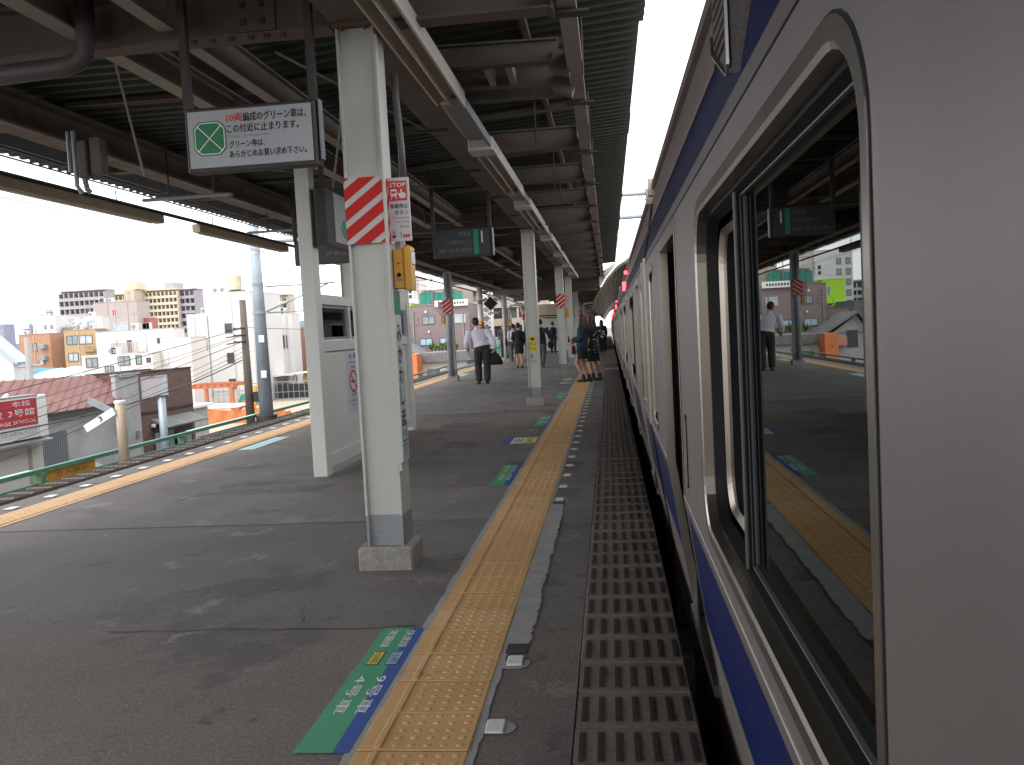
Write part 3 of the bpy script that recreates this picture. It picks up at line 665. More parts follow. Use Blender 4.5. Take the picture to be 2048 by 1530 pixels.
text(tm,'グリーン券は、',(-2.13,yf,2.555),*YF,.040,.215,bold=.0009); text(tm,'あらかじめお買い求め下さい。',(-2.13,yf,2.497),*YF,.042,.46,bold=.0009); tm.build('lettering', PTXT, t)
tm = MB(); text(tm,'Green Car Stops Here',(-2.136,yf,2.607),*YF,.022,.26); tm.build('lettering', PGRY, t)
def clover(cx, cz, s, c):
    P = []
    for (sx, sz) in ((1,1),(-1,1),(-1,-1),(1,-1)):
        q = [(s,s-c*1.15),(s-c*.35,s-c*.8),(s-c*.5,s-c*.5),(s-c*.8,s-c*.35),(s-c*1.15,s)]
        if sx*sz < 0: q = q[::-1]
        P += [(cx+sx*a, cz+sz*b) for a, b in q]
    return P
for s, dy, mm in ((.098,.001,GRN),(.091,.002,PWHT),(.085,.003,GRN)):
    P = clover(-2.243,2.617,s,.035*s/.1); MB().prism(P, yf-dy, yf+.001, 'y').build('clover_mark', mm, t)
m = MB()
for sx in (1,-1): m.bar((-2.243-.07*sx,yf-.0035,2.617-.07),(-2.243+.07*sx,yf-.0035,2.617+.07),.0015,.008,up=(0,1,0)) if False else m.prism([(-2.243-.072*sx-.004,2.545),(-2.243-.072*sx+.004,2.545),(-2.243+.072*sx+.004,2.689),(-2.243+.072*sx-.004,2.689)], yf-.0045, yf-.003, 'y')
m.build('clover_cross', PWHT, t)
# platform 1 board
y = 11.58; t = hang_sign(-2.262,-1.515,2.445,2.785,y,'dark hanging board with white numeral 1 and green bar',SIGNK); yf = y-.0075
MB().box(-1.485,-1.47,y-.01,y+.1,2.43,2.79).build('edge_trim', GREYP, t)
MB().box(-1.728,-1.668,yf-.001,yf+.001,2.455,2.78).build('green_bar', GRNB, t)
tm = MB(); text(tm,'1',(-1.628,yf-.001,2.60),*YF,.155); tm.build('lettering', PWHT, t)
tm = MB(); text(tm,'常磐線',(-1.765,yf-.001,2.70),*YF,.062,.155,'r'); text(tm,'(上野東京ライン)',(-1.762,yf-.001,2.595),*YF,.052,.33,'r'); text(tm,'日暮里・上野・東京・品川方面',(-1.762,yf-.001,2.495),*YF,.046,.44,'r'); tm.build('lettering', mat('print_dull', (.20,.215,.22)), t)
# platform 2 board
y = 12.0; t = hang_sign(-4.33,-3.42,2.505,2.80,y,'dark hanging board with a dull numeral 2 behind the windbreak post',mat('sign_charcoal_dusty', (.065,.068,.073), (.05,.052,.056), 4, .5)); yf = y-.0075
tm = MB(); text(tm,'2',(-4.28,yf,2.62),*YF,.15,.085); text(tm,'常磐線',(-3.95,yf,2.72),*YF,.05,.2); text(tm,'松戸・取手・水戸方面',(-3.88,yf,2.60),*YF,.05,.38); tm.build('lettering', mat('print_mid', (.30,.31,.32)), t)
# exit sign that faces the track
t = E('hanging_sign', (-2.84,9.6,2.42), 'white exit sign with green arrow in a dark casing, behind the striped pillar', 'sign', HG)
MB().bbox(-2.92,-2.80,8.72,10.5,2.40,2.98,.012).build('casing', DSTEEL, t); MB().box(-2.802,-2.794,8.98,10.45,2.44,2.95).build('face', SIGNW2, t)
for yy in (8.8, 10.3): MB().box(-2.88,-2.84,yy,yy+.05,2.98,3.6).build('hanger_post', DSTEEL, t)
MB().prism([(9.17,2.60),(9.29,2.70),(9.53,2.70),(9.53,2.50),(9.29,2.50)], -2.794, -2.791, 'x').build('green_arrow', GRNB, t)
tm = MB(); text(tm,'出口',(-2.790,9.60,2.51),*XF,.17,.36); text(tm,'Exit',(-2.790,9.40,2.45),*XF,.04,.12); tm.build('lettering', GRNB, t)

# ================================================================== WINDBREAK
t = E('windbreak_screen', (-3.05,10.4,0), 'tall cream windbreak partition with glazed upper panes on the platform', 'windbreak')
for y in (8.83, 12.9):
    MB().bbox(-3.13,-2.98,y-.06,y+.11,0,3.60,.006).build('post', CREAMW, t)
MB().bbox(-3.10,-3.0,8.942,12.84,1.80,1.905,.004).build('top_rail', CREAMW, t); MB().bbox(-3.10,-3.0,8.942,12.84,1.30,1.415,.004).build('middle_rail', CREAMW, t); MB().bbox(-3.09,-3.01,8.942,12.84,.06,.20,.004).build('kick_rail', CREAMW, t)
for a, b in ((8.945,10.32),(10.335,11.6),(11.615,12.835)): MB().box(-3.065,-3.035,a,b,.19,1.31).build('panel', CREAMW, t)
for y in (10.0, 11.0, 12.0): MB().box(-3.09,-3.01,y-.03,y+.03,1.42,1.795).build('mullion', CREAMW, t)
for a, b in ((8.945,9.965),(10.035,10.965),(11.035,11.965),(12.035,12.83)):
    f = MB().box(-3.07,-3.03,a,b,1.42,1.45).box(-3.07,-3.03,a,b,1.765,1.795).box(-3.07,-3.03,a,a+.05,1.45,1.765).box(-3.07,-3.03,b-.05,b,1.45,1.765).build('pane_frame', GREYP, t)
    MB().box(-3.053,-3.047,a+.05,b-.05,1.45,1.765).build('pane', CLEAR, f)
f = MB().box(-3.034,-3.030,9.82,10.31,.55,1.285).build('smoking_notice', mat('notice_pale', (.62,.68,.74), (.58,.64,.70), 3), t)
tm = MB(); text(tm,'禁  煙',(-3.028,10.06,1.185),*XF,.06,.26,'c'); text(tm,'No Smoking',(-3.028,10.06,1.13),*XF,.03,.26,'c'); text(tm,'终日禁烟',(-3.028,10.06,1.07),*XF,.035,.2,'c'); text(tm,'終日禁煙',(-3.028,10.06,.74),*XF,.04,.2,'c'); text(tm,'健康増進法により',(-3.028,10.06,.68),*XF,.03,.28,'c'); text(tm,'ご遠慮ください',(-3.028,10.06,.63),*XF,.03,.25,'c'); tm.build('lettering', PTXT, f)
m = MB(); n = 28
for r0, r1 in ((.105,.135),): m.add([(-3.028, 10.06+r*cos(2*pi*k/n)*1.25, .92+r*sin(2*pi*k/n)) for r in (r0, r1) for k in range(n)], [(k,(k+1)%n,n+(k+1)%n,n+k) for k in range(n)])
m.add([(-3.0275,10.06-.125,1.0),(-3.0275,10.06-.10,1.015),(-3.0275,10.06+.125,.84),(-3.0275,10.06+.10,.825)],[(0,1,2,3)]); m.build('no_smoking_ring', PRED, f)
m = MB(); m.add([(-3.0285,9.97,.905),(-3.0285,10.13,.905),(-3.0285,10.13,.93),(-3.0285,9.97,.93)],[(0,1,2,3)]); m.build('cigarette_print', PTXT, f)

# ================================================================== THINGS ON THE NEAREST PILLAR
px, py = -1.42, 5.29; fx0, fx1, fy = px-.116, px+.116, py-.1175
def stripes(x0, x1, y0, z0, z1, label, depth=.22, nst=3.35):
    t = E('stripe_wrap', ((x0+x1)/2, y0, z0), label, 'warning wrap', 'red and white striped wraps on pillars')
    MB().box(x0-.004,x0-.0005,y0-.004,y0+depth,z0,z1).box(x0-.004,x1+.004,y0-.008,y0-.004,z0,z1).box(x1+.0005,x1+.004,y0-.004,y0+depth,z0,z1).build('white_sheet', MATS.get('wrap_white') or mat('wrap_white', (.60,.57,.54), (.54,.51,.48), 4, .5), t)
    W = x1-x0; m = MB(); p = (z1-z0)/nst; hh = p*.64; rise = W*.74
    def clip(poly):
        out = poly
        for sgn, lim in ((1, z0), (-1, z1)):
            q = []; n = len(out)
            for i in range(n):
                a, b = out[i], out[(i+1) % n]; ia = sgn*(a[1]-lim) >= 0; ib = sgn*(b[1]-lim) >= 0
                if ia: q.append(a)
                if ia != ib: tt = (lim-a[1])/(b[1]-a[1]); q.append((a[0]+(b[0]-a[0])*tt, lim))
            out = q
            if not out: return out
        return out
    for k in range(-3, int(nst)+2):
        zb = z0+p*k+.015
        q = clip([(x0-.004,zb),(x1+.004,zb+rise),(x1+.004,zb+rise+hh),(x0-.004,zb+hh)])
        if len(q) > 2: m.add([(a, y0-.0092, b) for a, b in q], [tuple(range(len(q)))])
        for X, e, za in ((x0-.0052, -1, zb-depth*1.5), (x1+.0052, 1, zb+rise)):
            q = clip([(0,za if e > 0 else zb),(depth,za+depth*1.5 if e > 0 else zb-depth*1.5),(depth,(za+depth*1.5 if e > 0 else zb-depth*1.5)+hh),(0,(za if e > 0 else zb)+hh)])
            if len(q) > 2: m.add([(X, y0-.004+a, b) for a, b in q], [tuple(range(len(q)))])
    m.build('red_stripe', MATS.get('wrap_red') or mat('wrap_red', (.58,.018,.014), (.50,.015,.012), 5, .5, spec=.25), t); return t
stripes(fx0, fx1, fy, 1.985, 2.378, 'red and white diagonal striped wrap round the nearest pillar')
def alarm_sign(x, y, label, s=1.0, simple=False):
    t = E('stop_sign', (x, y, 2.0), label, 'emergency sign', 'white emergency stop button signs on pillars')
    x0, x1, z0, z1 = x, x+.138, 1.998, 2.383
    MB().bbox(x0-.02,x0+.004,y-.005,y+.035,z0-.05,z1+.07,.004).build('mount_bar', CREAM, t)
    MB().bbox(x0,x1,y,y+.012,z0,z1,.003).build('plate', SIGNW, t); yf = y-.001
    MB().box(x0+.012,x1-.014,yf-.001,y,2.243,2.362).build('red_panel', PRED, t)
    tm = MB(); text(tm,'STOP',(x0+.068,yf-.002,2.325),*YF,.026,.098,'c',bold=.0009)
    # train pictogram
    cx, cz = x0+.042, 2.283
    tm.prism([(cx-.019,cz-.012),(cx+.019,cz-.012),(cx+.021,cz+.018),(cx+.015,cz+.03),(cx-.015,cz+.03),(cx-.021,cz+.018)], yf-.0025, yf-.001,'y')
    for sx in (-1,1): tm.prism([(cx+sx*.006,cz-.013),(cx+sx*.012,cz-.013),(cx+sx*.021,cz-.029),(cx+sx*.014,cz-.029)][::sx], yf-.0025, yf-.001,'y')
    # hand pictogram
    hx, hz = x0+.093, 2.258
    tm.prism([(hx-.014,hz),(hx+.020,hz),(hx+.024,hz+.025),(hx+.012,hz+.033),(hx+.002,hz+.034),(hx+.002,hz+.052),(hx-.002,hz+.056),(hx-.007,hz+.052),(hx-.007,hz+.024),(hx-.020,hz+.034),(hx-.023,hz+.029)], yf-.0025, yf-.001,'y')
    tm.build('pictogram', PWHT, t)
    MB().box(cx-.013,cx+.013,yf-.0035,yf-.0024,cz+.004,cz+.018).build('train_window', PRED, t)
    tm = MB(); text(tm,'非常停止',(x1-.012,yf,2.196),*YF,.028,.112,'r',bold=.0006); text(tm,'ボタン',(x1-.012,yf,2.158),*YF,.027,.085,'r',bold=.0006)
    for i, s_ in enumerate(('Emergency','Train Stop','Button')): text(tm,s_,(x1-.009,yf,2.132-.026*i),*YF,.015,(.098,.088,.056)[i],'r')
    tm.box(x0+.028,x0+.033,yf-.001,yf,2.026,2.062); tm.prism([(x0+.015,2.032),(x0+.0305,2.014),(x0+.046,2.032),(x0+.041,2.036),(x0+.0305,2.024),(x0+.020,2.036)], yf-.001, yf,'y'); tm.build('lettering', PTXT, t)
    tm = MB(); text(tm,'1',(x0+.072,yf,2.018),*YF,.038); text(tm,'番線側',(x1-.010,yf,2.018),*YF,.022,.044,'r',bold=.0008); tm.build('lettering', PRED, t)
    return t
alarm_sign(fx1-.004, 5.285, 'white and red emergency button sign projecting from the nearest pillar')
def alarm_box(x, y, label):
    t = E('alarm_button_box', (x, y, 1.70), label, 'alarm box', 'yellow emergency button boxes on pillars')
    MB().bbox(x,x+.068,y,y+.13,1.715,1.955,.008).build('back_box', YBOX, t)
    MB().bbox(x+.066,x+.112,y-.012,y+.142,1.70,1.975,.014).build('cover', YBOX, t)
    MB().bbox(x+.108,x+.118,y+.015,y+.115,1.86,1.94,.006).build('button_window', SIGNW, t)
    n = 14; m = MB()
    for cz, r in ((1.795,.014),(1.865,.006)): m.add([(x+.036+r*cos(2*pi*k/n), y-.002, cz+r*sin(2*pi*k/n)) for k in range(n)], [tuple(range(n))])
    m.build('port', SEAM, t); MB().box(x+.018,x+.056,y-.002,y,1.757,1.775).build('rating_plate', PGRY, t)
    MB().bbox(x+.012,x+.05,y+.03,y+.08,1.955,2.0,.004).build('cable_gland', GREYP, t); MB().bbox(x-.03,x+.0,y-.02,y+.02,1.665,1.69,.003).bbox(x-.05,x+.0,y-.03,y+.0,1.985,2.01,.003).build('bracket', CREAM, t)
    return t
alarm_box(fx1+.004, 5.29, 'yellow emergency alarm box on the nearest pillar below the stop sign')
# vertical station-name plate
X = fx1+.03
t = E('station_name_plate', (X,5.2,.65), 'narrow vertical white station name plate with black hiragana on the nearest pillar', 'name plate')
MB().bbox(fx1,fx1+.016,py-.12,py-.09,.60,1.70,.003).bbox(fx1+.002,X-.004,5.155,5.305,.655,1.70,.003).build('backing', CREAM, t)
f = MB().box(X-.004,X+.001,5.15,5.31,.66,1.695).build('plate', SIGNW, t)
MB().box(X+.0008,X+.002,5.15,5.31,1.55,1.695).build('green_band', GRN, t)
tm = MB()
for i, ch in enumerate('みかわしま'): text(tm,ch,(X+.0022,5.23,1.385-.128*i),*XF,.105,.10,'c',bold=.0025)
text(tm,'Mikawashima',(X+.0022,5.23,.745),*XF,.02,.125,'c'); text(tm,'三河岛',(X+.0022,5.23,.715),*XF,.022,.09,'c'); text(tm,'미카와시마',(X+.0022,5.23,.685),*XF,.02,.12,'c'); tm.build('lettering', PTXT, t)
m = MB().box(X+.0015,X+.002,5.17,5.29,.775,.785).box(X+.0015,X+.002,5.17,5.29,.875,.885).box(X+.0015,X+.002,5.17,5.178,.785,.875).box(X+.0015,X+.002,5.282,5.29,.785,.875); m.build('green_frame', GRN, t)
tm = MB(); text(tm,'三河島',(X+.0022,5.23,.81),*XF,.04,.085,'c'); tm.build('lettering', GRN, t)
single('conduit_pipe', MB().tube([(fx1+.012,5.16,3.2),(fx1+.012,5.16,1.66),(fx1+.014,5.16,1.62)],.011,7).tube([(fx1+.014,5.16,1.66),(fx1+.014,5.16,1.58)],.017,7), CREAM, 'thin cream conduit running down the nearest pillar', 'conduit')
# signs on further pillars
stripes(-1.40-.13, -1.40+.13, 26.17, 2.0, 2.42, 'red and white striped wrap on the third track-side pillar')
alarm_sign(-1.285, 26.3, 'white emergency sign on the third pillar, right of its striped wrap'); alarm_box(-1.28, 26.3, 'yellow alarm box on the third pillar above the women')
stripes(-4.76-.135, -4.76+.135, 25.76, 2.0, 2.42, 'red and white striped wrap on the far-row pillar by the maroon building')
alarm_sign(-5.04, 25.9, 'white emergency sign left of the striped far-row pillar'); alarm_box(-4.99, 25.9, 'yellow alarm box left of the striped far-row pillar')
for k, y in enumerate((45.7, 52.7, 59.7, 66.7)):
    alarm_sign(-1.32, y, 'white emergency sign on the %s post under the curved canopy' % ords[k]); alarm_box(-1.32, y, 'yellow alarm box on the %s post under the curved canopy' % ords[k])
alarm_sign(-4.75, 41.8, 'white emergency sign on the far-side arch post behind the woman in the suit'); alarm_box(-4.75, 41.8, 'yellow alarm box on the far-side arch post behind the woman in the suit')
# exit sticker on the second pillar
y = 16.3-.1175+.028
t = E('exit_sticker', (-1.42,y,.78), 'yellow exit sticker with an arrow and a blue figure below on the second pillar', 'sticker')
MB().box(-1.50,-1.35,y-.003,y,.99,1.29).build('yellow_panel', PYEL, t); MB().box(-1.50,-1.35,y-.003,y,.78,.987).build('white_panel', mat('sticker_pale', (.55,.56,.52), (.5,.51,.47), 5), t)
tm = MB(); tm.prism([(-1.475,1.235),(-1.425,1.275),(-1.375,1.235),(-1.395,1.235),(-1.395,1.21),(-1.455,1.21),(-1.455,1.235)], y-.0045, y-.003,'y'); text(tm,'出口',(-1.425,y-.004,1.12),*YF,.065,.12,'c'); text(tm,'Exit',(-1.425,y-.004,1.03),*YF,.055,.10,'c'); text(tm,'お手洗',(-1.425,y-.004,.81),*YF,.035,.11,'c'); tm.build('lettering', PTXT, t)
MB().prism([(-1.465,.87),(-1.435,.87),(-1.43,.94),(-1.445,.965),(-1.455,.965),(-1.47,.94)], y-.0045, y-.003,'y').build('figure_print', PBLU, t)
# black diamond marker
t = E('diamond_marker', (-5.9,44,2.3), 'black diamond signal marker on a white board at the far platform edge', 'railway marker')
c, s = 2.82, .40
MB().prism([(-5.9,c-s),(-5.9+s,c),(-5.9,c+s),(-5.9-s,c)], 43.99, 44.03,'y').build('white_board', PWHT, t); MB().prism([(-5.9,c-.36),(-5.9+.36,c),(-5.9,c+.36),(-5.9-.36,c)], 43.97, 43.99,'y').build('black_diamond', BLACK, t)
MB().bbox(-6.05,-5.35,43.97,44.02,2.28,2.38,.005).build('small_plate', GREYP, t); MB().tube([(-5.9,44.1,3.6),(-5.9,44.1,2.3)],.03,6).build('hanger', DSTEEL, t); MB().loft([((-5.3,43.9,2.1),.07,.07),((-5.35,43.7,2.2),.12,.12),((-5.38,43.6,2.25),.13,.13)],10).build('camera_horn', DSTEEL, t)
# stair housing at the end of the platform
t = E('stair_housing', (-3.1,52,0), 'pale panelled stair housing across the platform beyond the passengers', 'stair housing')
MB().box(-4.6,-1.9,52,60,0,2.0).build('wall', CREAM, t)
for k in range(5): MB().bbox(-4.58+.54*k,-4.06+.54*k,51.96,52,.05,1.98,.006).build('panel', CREAM, t)
MB().bbox(-4.4,-2.2,51.9,53,2.06,2.85,.02).build('machine_box', BCRM2, t)
MB().box(-4.1,-2.5,51.88,51.9,2.12,2.2).box(-2.62,-2.55,51.87,51.9,2.4,2.48).build('box_fitting', DSTEEL, t)
MB().box(-4.7,-1.8,51.9,60,0,.06).build('plinth', DSTEEL, t); MB().box(-1.9,-1.86,52,60,.4,1.95).build('opening_shade_panel', SIGNK, t)  # last box: charcoal slab on the solid wall, painted shade of an opening
# ================================================================== TRAIN
CL, GAP = 15.96, .35
DW = .97; DOORS = [1.35, 5.48, 9.61, 13.64]           # near edge of each doorway along the car, from its far end towards -y is CL-...
PROF = [(.385,-.34),(.372,-.10),(.362,0.0),(.345,.12),(.318,.28),(.262,.70),(.255,.74),(.255,1.815),(.265,1.871),(.303,2.06),(.340,2.29),(.346,2.31)]
SKM = {0: 'sk', 1: 'sk', 2: 'sk', 3: 'sk', 4: 'bl', 5: 'si', 6: 'si', 7: 'si', 8: 'bu', 9: 'ct', 10: 'ct'}
MI = {'sk': 0, 'bl': 1, 'si': 2, 'bu': 3, 'ct': 4}
CM = [SILV3, BLUE, SILV, BLUEU, SILV3]
Z_SILL, Z_HEAD = .03, 1.80
def px_at(z):
    for (xa, za), (xb, zb) in zip(PROF, PROF[1:]):
        if za <= z <= zb: return xa+(xb-xa)*(z-za)/(zb-za)
    return PROF[-1][0]
def strip_prof(m, y0, y1, z0, z1):
    zs = sorted({z0, z1} | {z for _, z in PROF if z0 < z < z1})
    for a, b in zip(zs, zs[1:]):
        mid = (a+b)/2; i = next(k for k in range(len(PROF)-1) if PROF[k][1] <= mid <= PROF[k+1][1])
        m.quad((px_at(a), y0, a), (px_at(a), y1, a), (px_at(b), y1, b), (px_at(b), y0, b), MI[SKM[i]])
def rrect(y0, y1, z0, z1, r, n=8):
    P = []
    for cy, cz, a0 in ((y1-r, z1-r, 0), (y0+r, z1-r, 90), (y0+r, z0+r, 180), (y1-r, z0+r, 270)):
        for k in range(n+1): a = radians(a0+90*k/n); P.append((cy+r*cos(a), cz+r*sin(a)))
    return P
def ring(m, X0, P0, X1, P1, mi=0):
    n = len(P0); m.add([(X0, *p) for p in P0]+[(X1, *p) for p in P1], [(k, (k+1) % n, n+(k+1) % n, n+k) for k in range(n)], mi)
def rect_match(P, y0, y1, z0, z1, n=8):                # points on a rectangle facing the points of a rounded one
    out = []
    for c in range(4):
        Y = y1 if c in (0, 3) else y0; Z = z1 if c in (0, 1) else z0
        for k in range(n+1):
            y, z = P[c*(n+1)+k]; first = k < n//2; yside = first if c in (0, 2) else (k > n//2)
            out.append((Y, Z) if k == n//2 else ((Y, z) if yside else (y, Z)))
    return out
WZ0, WZ1 = .805, 1.745
def window_group(root, y0, y1, big=True):
    """window between two doorways: proud steel frame, deep reveal, rubber gasket, panes and mullion"""
    r = .15 if big else .06
    P0 = rrect(y0, y1, WZ0, WZ1, r); P1 = rrect(y0+.022, y1-.022, WZ0+.026, WZ1-.026, r*.9)
    P2 = rrect(y0+.03, y1-.03, WZ0+.034, WZ1-.034, r*.86); P3 = rrect(y0+.042, y1-.042, WZ0+.045, WZ1-.045, r*.78); P4 = rrect(y0+.056, y1-.056, WZ0+.058, WZ1-.058, r*.7)
    m = MB(); ring(m, .2545, P0, .2515, [(y, z) for y, z in P0]); ring(m, .2515, P0, .2515, P1); ring(m, .2515, P1, .256, P2)
    fr = m.build('window_frame', SILV2, root)
    m = MB(); ring(m, .256, P2, .283, P2); m.build('reveal', CREAMJ, fr)
    m = MB(); ring(m, .283, P2, .283, P3); ring(m, .283, P3, .311, P4); m.build('gasket', BLACK, fr)
    m = MB(); Po = rrect(y0-.004, y1+.004, WZ0-.004, WZ1+.004, r+.003); ring(m, .2538, Po, .2538, P0); m.build('edge_seal', SEAM, fr)
    if big:
        ym = y0+(y1-y0)*.662; za, zb = WZ0+.036, WZ1-.036
        mu = MB().box(.286,.290,ym-.014,ym+.012,za,zb).box(.298,.300,ym-.014,ym+.012,za,zb).box(.305,.336,ym-.014,ym+.012,za,zb).build('mullion', MATS.get('mullion_dark') or mat('mullion_dark', (.075,.075,.08), rough=.45), fr)
        MB().box(.290,.298,ym-.0125,ym+.012,za,zb).box(.300,.305,ym-.0125,ym+.012,za,zb).build('mullion_seal', BLACK, fr)
        MB().box(.298,.312,y0+.045,ym-.014,WZ0+.046,WZ0+.056).build('pane_bead', MATS.get('bead_grey') or mat('bead_grey', (.15,.16,.17), rough=.4), fr); MB().box(.300,.312,y0+.045,ym-.014,WZ1-.056,WZ1-.048).build('pane_bead', MATS.get('bead_grey') or mat('bead_grey', (.15,.16,.17), rough=.4), fr)
        MB().add([(.3095,y0+.03,WZ0+.03),(.3095,ym-.01,WZ0+.03),(.3095,ym-.01,WZ1-.03),(.3095,y0+.03,WZ1-.03)],[(3,2,1,0)]).build('pane', GLASS, fr)
        # the sliding sash beyond the mullion sits deeper and has a steel surround
        Q0 = rrect(ym+.02, y1-.075, WZ0+.085, WZ1-.085, .10); Q1 = rrect(ym+.02, y1-.098, WZ0+.105, WZ1-.105, .09)
        m = MB(); ring(m, .311, Q0, .323, Q1); m.build('sash_surround', CREAMJ, fr)
        MB().add([(.322,ym,WZ0+.05),(.322,y1-.05,WZ0+.05),(.322,y1-.05,WZ1-.05),(.322,ym,WZ1-.05)],[(3,2,1,0)]).build('pane', GLASS, fr)
    else:
        MB().add([(.3165,y0+.01,WZ0+.03),(.3165,y1-.01,WZ0+.03),(.3165,y1-.01,WZ1-.03),(.3165,y0+.01,WZ1-.03)],[(3,2,1,0)]).build('pane', GLASS, fr)
def doorway(root, y0, y1):
    m = MB()                                            # lining of the opening: steel jambs, head and sill
    P = [(px_at(z), z) for z in (Z_SILL, .12, .28, .70, .74, Z_HEAD-.05)]
    for ya, yb in ((y0-.002, y0+.012), (y1-.012, y1+.002)):
        for (xa, za), (xb, zb) in zip(P, P[1:]):
            m.add([(xa-.004,ya,za),(xa-.004,yb,za),(xb-.004,yb,zb),(xb-.004,ya,zb),(xa+.036,ya,za),(xa+.036,yb,za),(xb+.036,yb,zb),(xb+.036,ya,zb)],
                  [(0,3,2,1),(1,2,6,5),(0,4,7,3),(4,5,6,7)])
    m.box(.252,.34,y0,y1,Z_HEAD-.05,Z_HEAD); m.build('door_frame', CREAMJ, root)
    MB().box(.335,.47,y0-.01,y1+.01,-.012,Z_SILL+.004).build('door_sill', SILV2, root)
    d = MB().box(.365,.395,y1-.13,y1-.012,Z_SILL+.01,Z_HEAD-.05).box(.365,.395,y0+.012,y0+.10,Z_SILL+.01,Z_HEAD-.05).build('door_leaf', INNER, root)
    MB().box(.358,.400,y1-.155,y1-.128,Z_SILL+.01,Z_HEAD-.06).box(.358,.40,y0+.098,y0+.125,Z_SILL+.01,Z_HEAD-.06).build('door_edge_rubber', BLACK, d)
def build_car(yfar, label, near=False):
    y0 = yfar-CL
    root = E('train_car', (1.9, yfar-CL/2, -.9), label, 'train car', 'cars of the stopped train')
    m = MB(); doors = [(yfar-d-DW-.35, yfar-d-.35) for d in DOORS]; doors.sort()
    wins = []
    for (a, b), (c, d) in zip(doors, doors[1:]): g = (c-b-1.70)/2; wins.append((b+g, c-g, True))
    wins.append((doors[-1][1]+.68, doors[-1][1]+1.15, False)); wins.append((doors[0][0]-.88, doors[0][0]-.48, False)); wins.sort()
    cuts = sorted([(a, b, 'd', None) for a, b in doors]+[(a-.10, b+.10, 'w', (a, b, big)) for a, b, big in wins])
    cur = y0
    for a, b, kd, wv in cuts:
        strip_prof(m, cur, a, -.34, 2.31)
        if kd == 'd':
            strip_prof(m, a, b, -.34, Z_SILL-.02); strip_prof(m, a, b, Z_HEAD, 2.31)
        else:
            strip_prof(m, a, b, -.34, .74); strip_prof(m, a, b, 1.815, 2.31)
            r = .15 if wv[2] else .06; P0 = rrect(wv[0], wv[1], WZ0, WZ1, r); corner = rect_match(P0, a, b, .74, 1.815)
            ring(m, .255, P0, .255, corner, 2)
        cur = b
    strip_prof(m, cur, yfar, -.34, 2.31)
    m.build('body_side', CM, root)
    MB().box(.43,3.4,y0+.6,yfar-.6,-.98,-.32).build('underframe_light_block', INNER, root)  # underframe box added to block light from the gap beside the platform
    # gutter, roof and the rest of the shell
    MB().box(.322,.350,y0,yfar,2.305,2.345).box(.335,.40,y0,yfar,2.345,2.36).build('gutter', SILV3, root)
    rp = [(.36,2.35),(.48,2.46),(.80,2.60),(1.4,2.66),(1.9,2.67),(2.4,2.66),(3.0,2.60),(3.32,2.50),(3.44,2.39),(3.52,2.0),(3.545,1.8),(3.545,.74),(3.45,0),(3.42,-.34)]
    MB().add([(x, y, z) for y in (y0, yfar) for x, z in rp], [(k, k+1, len(rp)+k+1, len(rp)+k) for k in range(len(rp)-1)]).build('roof', SILV3, root)
    inn = MB().box(.40,3.5,y0+.1,yfar-.1,-.02,Z_SILL).box(.40,3.5,y0+.1,yfar-.1,1.98,2.02).box(3.3,3.34,y0+.1,yfar-.1,0,2.0)
    for a, b, big in wins:
        inn.box(.50,.95,a+.1,b-.1,.03,.42).box(.50,.56,a+.1,b-.1,.42,.80)
    inn.build('interior', INNER, root)
    for ye in (y0, yfar): MB().box(.40,3.5,ye-.02 if ye == yfar else ye,ye if ye == yfar else ye+.02,-.34,2.40).build('end_wall', SILV3, root)
    MB().box(1.2,2.6,yfar,yfar+GAP,-.1,2.1).build('gangway_bellows', BLACK, root)
    for ye in (y0+.0, yfar-.06):
        e = MB(); e.box(.243,.258,ye,ye+.06,.74,1.85)
        for (xa, za), (xb, zb) in zip(PROF[1:6], PROF[2:7]): e.add([(xa-.008,ye,za),(xa-.008,ye+.06,za),(xb-.008,ye+.06,zb),(xb-.008,ye,zb)],[(0,1,2,3)])
        for (xa, za), (xb, zb) in zip(PROF[7:], PROF[8:]): e.add([(xa-.008,ye,za),(xa-.008,ye+.06,za),(xb-.008,ye+.06,zb),(xb-.008,ye,zb)],[(0,1,2,3)])
        e.box(.30,.37,ye-.0,ye+.06,2.26,2.37); e.build('end_post', CREAMJ, root)
    for a, b in doors: doorway(root, a, b)
    for a, b, big in wins: window_group(root, a, b, big)
    # trim: pale rib over the blue band, dark seam under the cantrail, panel seams
    seg = []; cur = y0
    for a, b in doors: seg.append((cur, a)); cur = b
    seg.append((cur, yfar))
    s = MB(); q = MB()
    for a, b in seg: s.box(.2505,.256,a,b,.760,.768)
    q.box(.2535,.2565,y0,yfar,1.812,1.8165)
    for a, b in doors:
        for yy in (a-.012, b+.006): q.box(.2535,.2565,yy,yy+.005,.74,1.81)
    s.build('pale_rib', LINE, root); q.build('panel_seam', SEAM, root)
    MB().box(.296,.345,y0,yfar,2.055,2.066).build('cantrail_lip', SILV3, root)
    for a, b in doors[::3]:
        MB().bbox(.2505,.2545,a-.20,a-.165,.83,1.09,.002).build('switch_frame', SEAM, root); MB().bbox(.249,.2525,a-.195,a-.17,.845,1.075,.002).build('switch_plate', SILV, root)
    # vent grille let into the upper band beside the second window
    a, b, _ = [v for v in wins if v[2]][-1]
    vy = a+.86; v = MB()
    v.prism([(vy-.01,1.885),(vy+.20,1.985),(vy+.21,2.02),(vy+.21,2.30),(vy-.01,2.30)][::-1], .248,.33,'x'); g = v.build('vent_box', mat('vent_mesh', (.12,.105,.10), (.07,.06,.06), 160, .6), root) if near else None
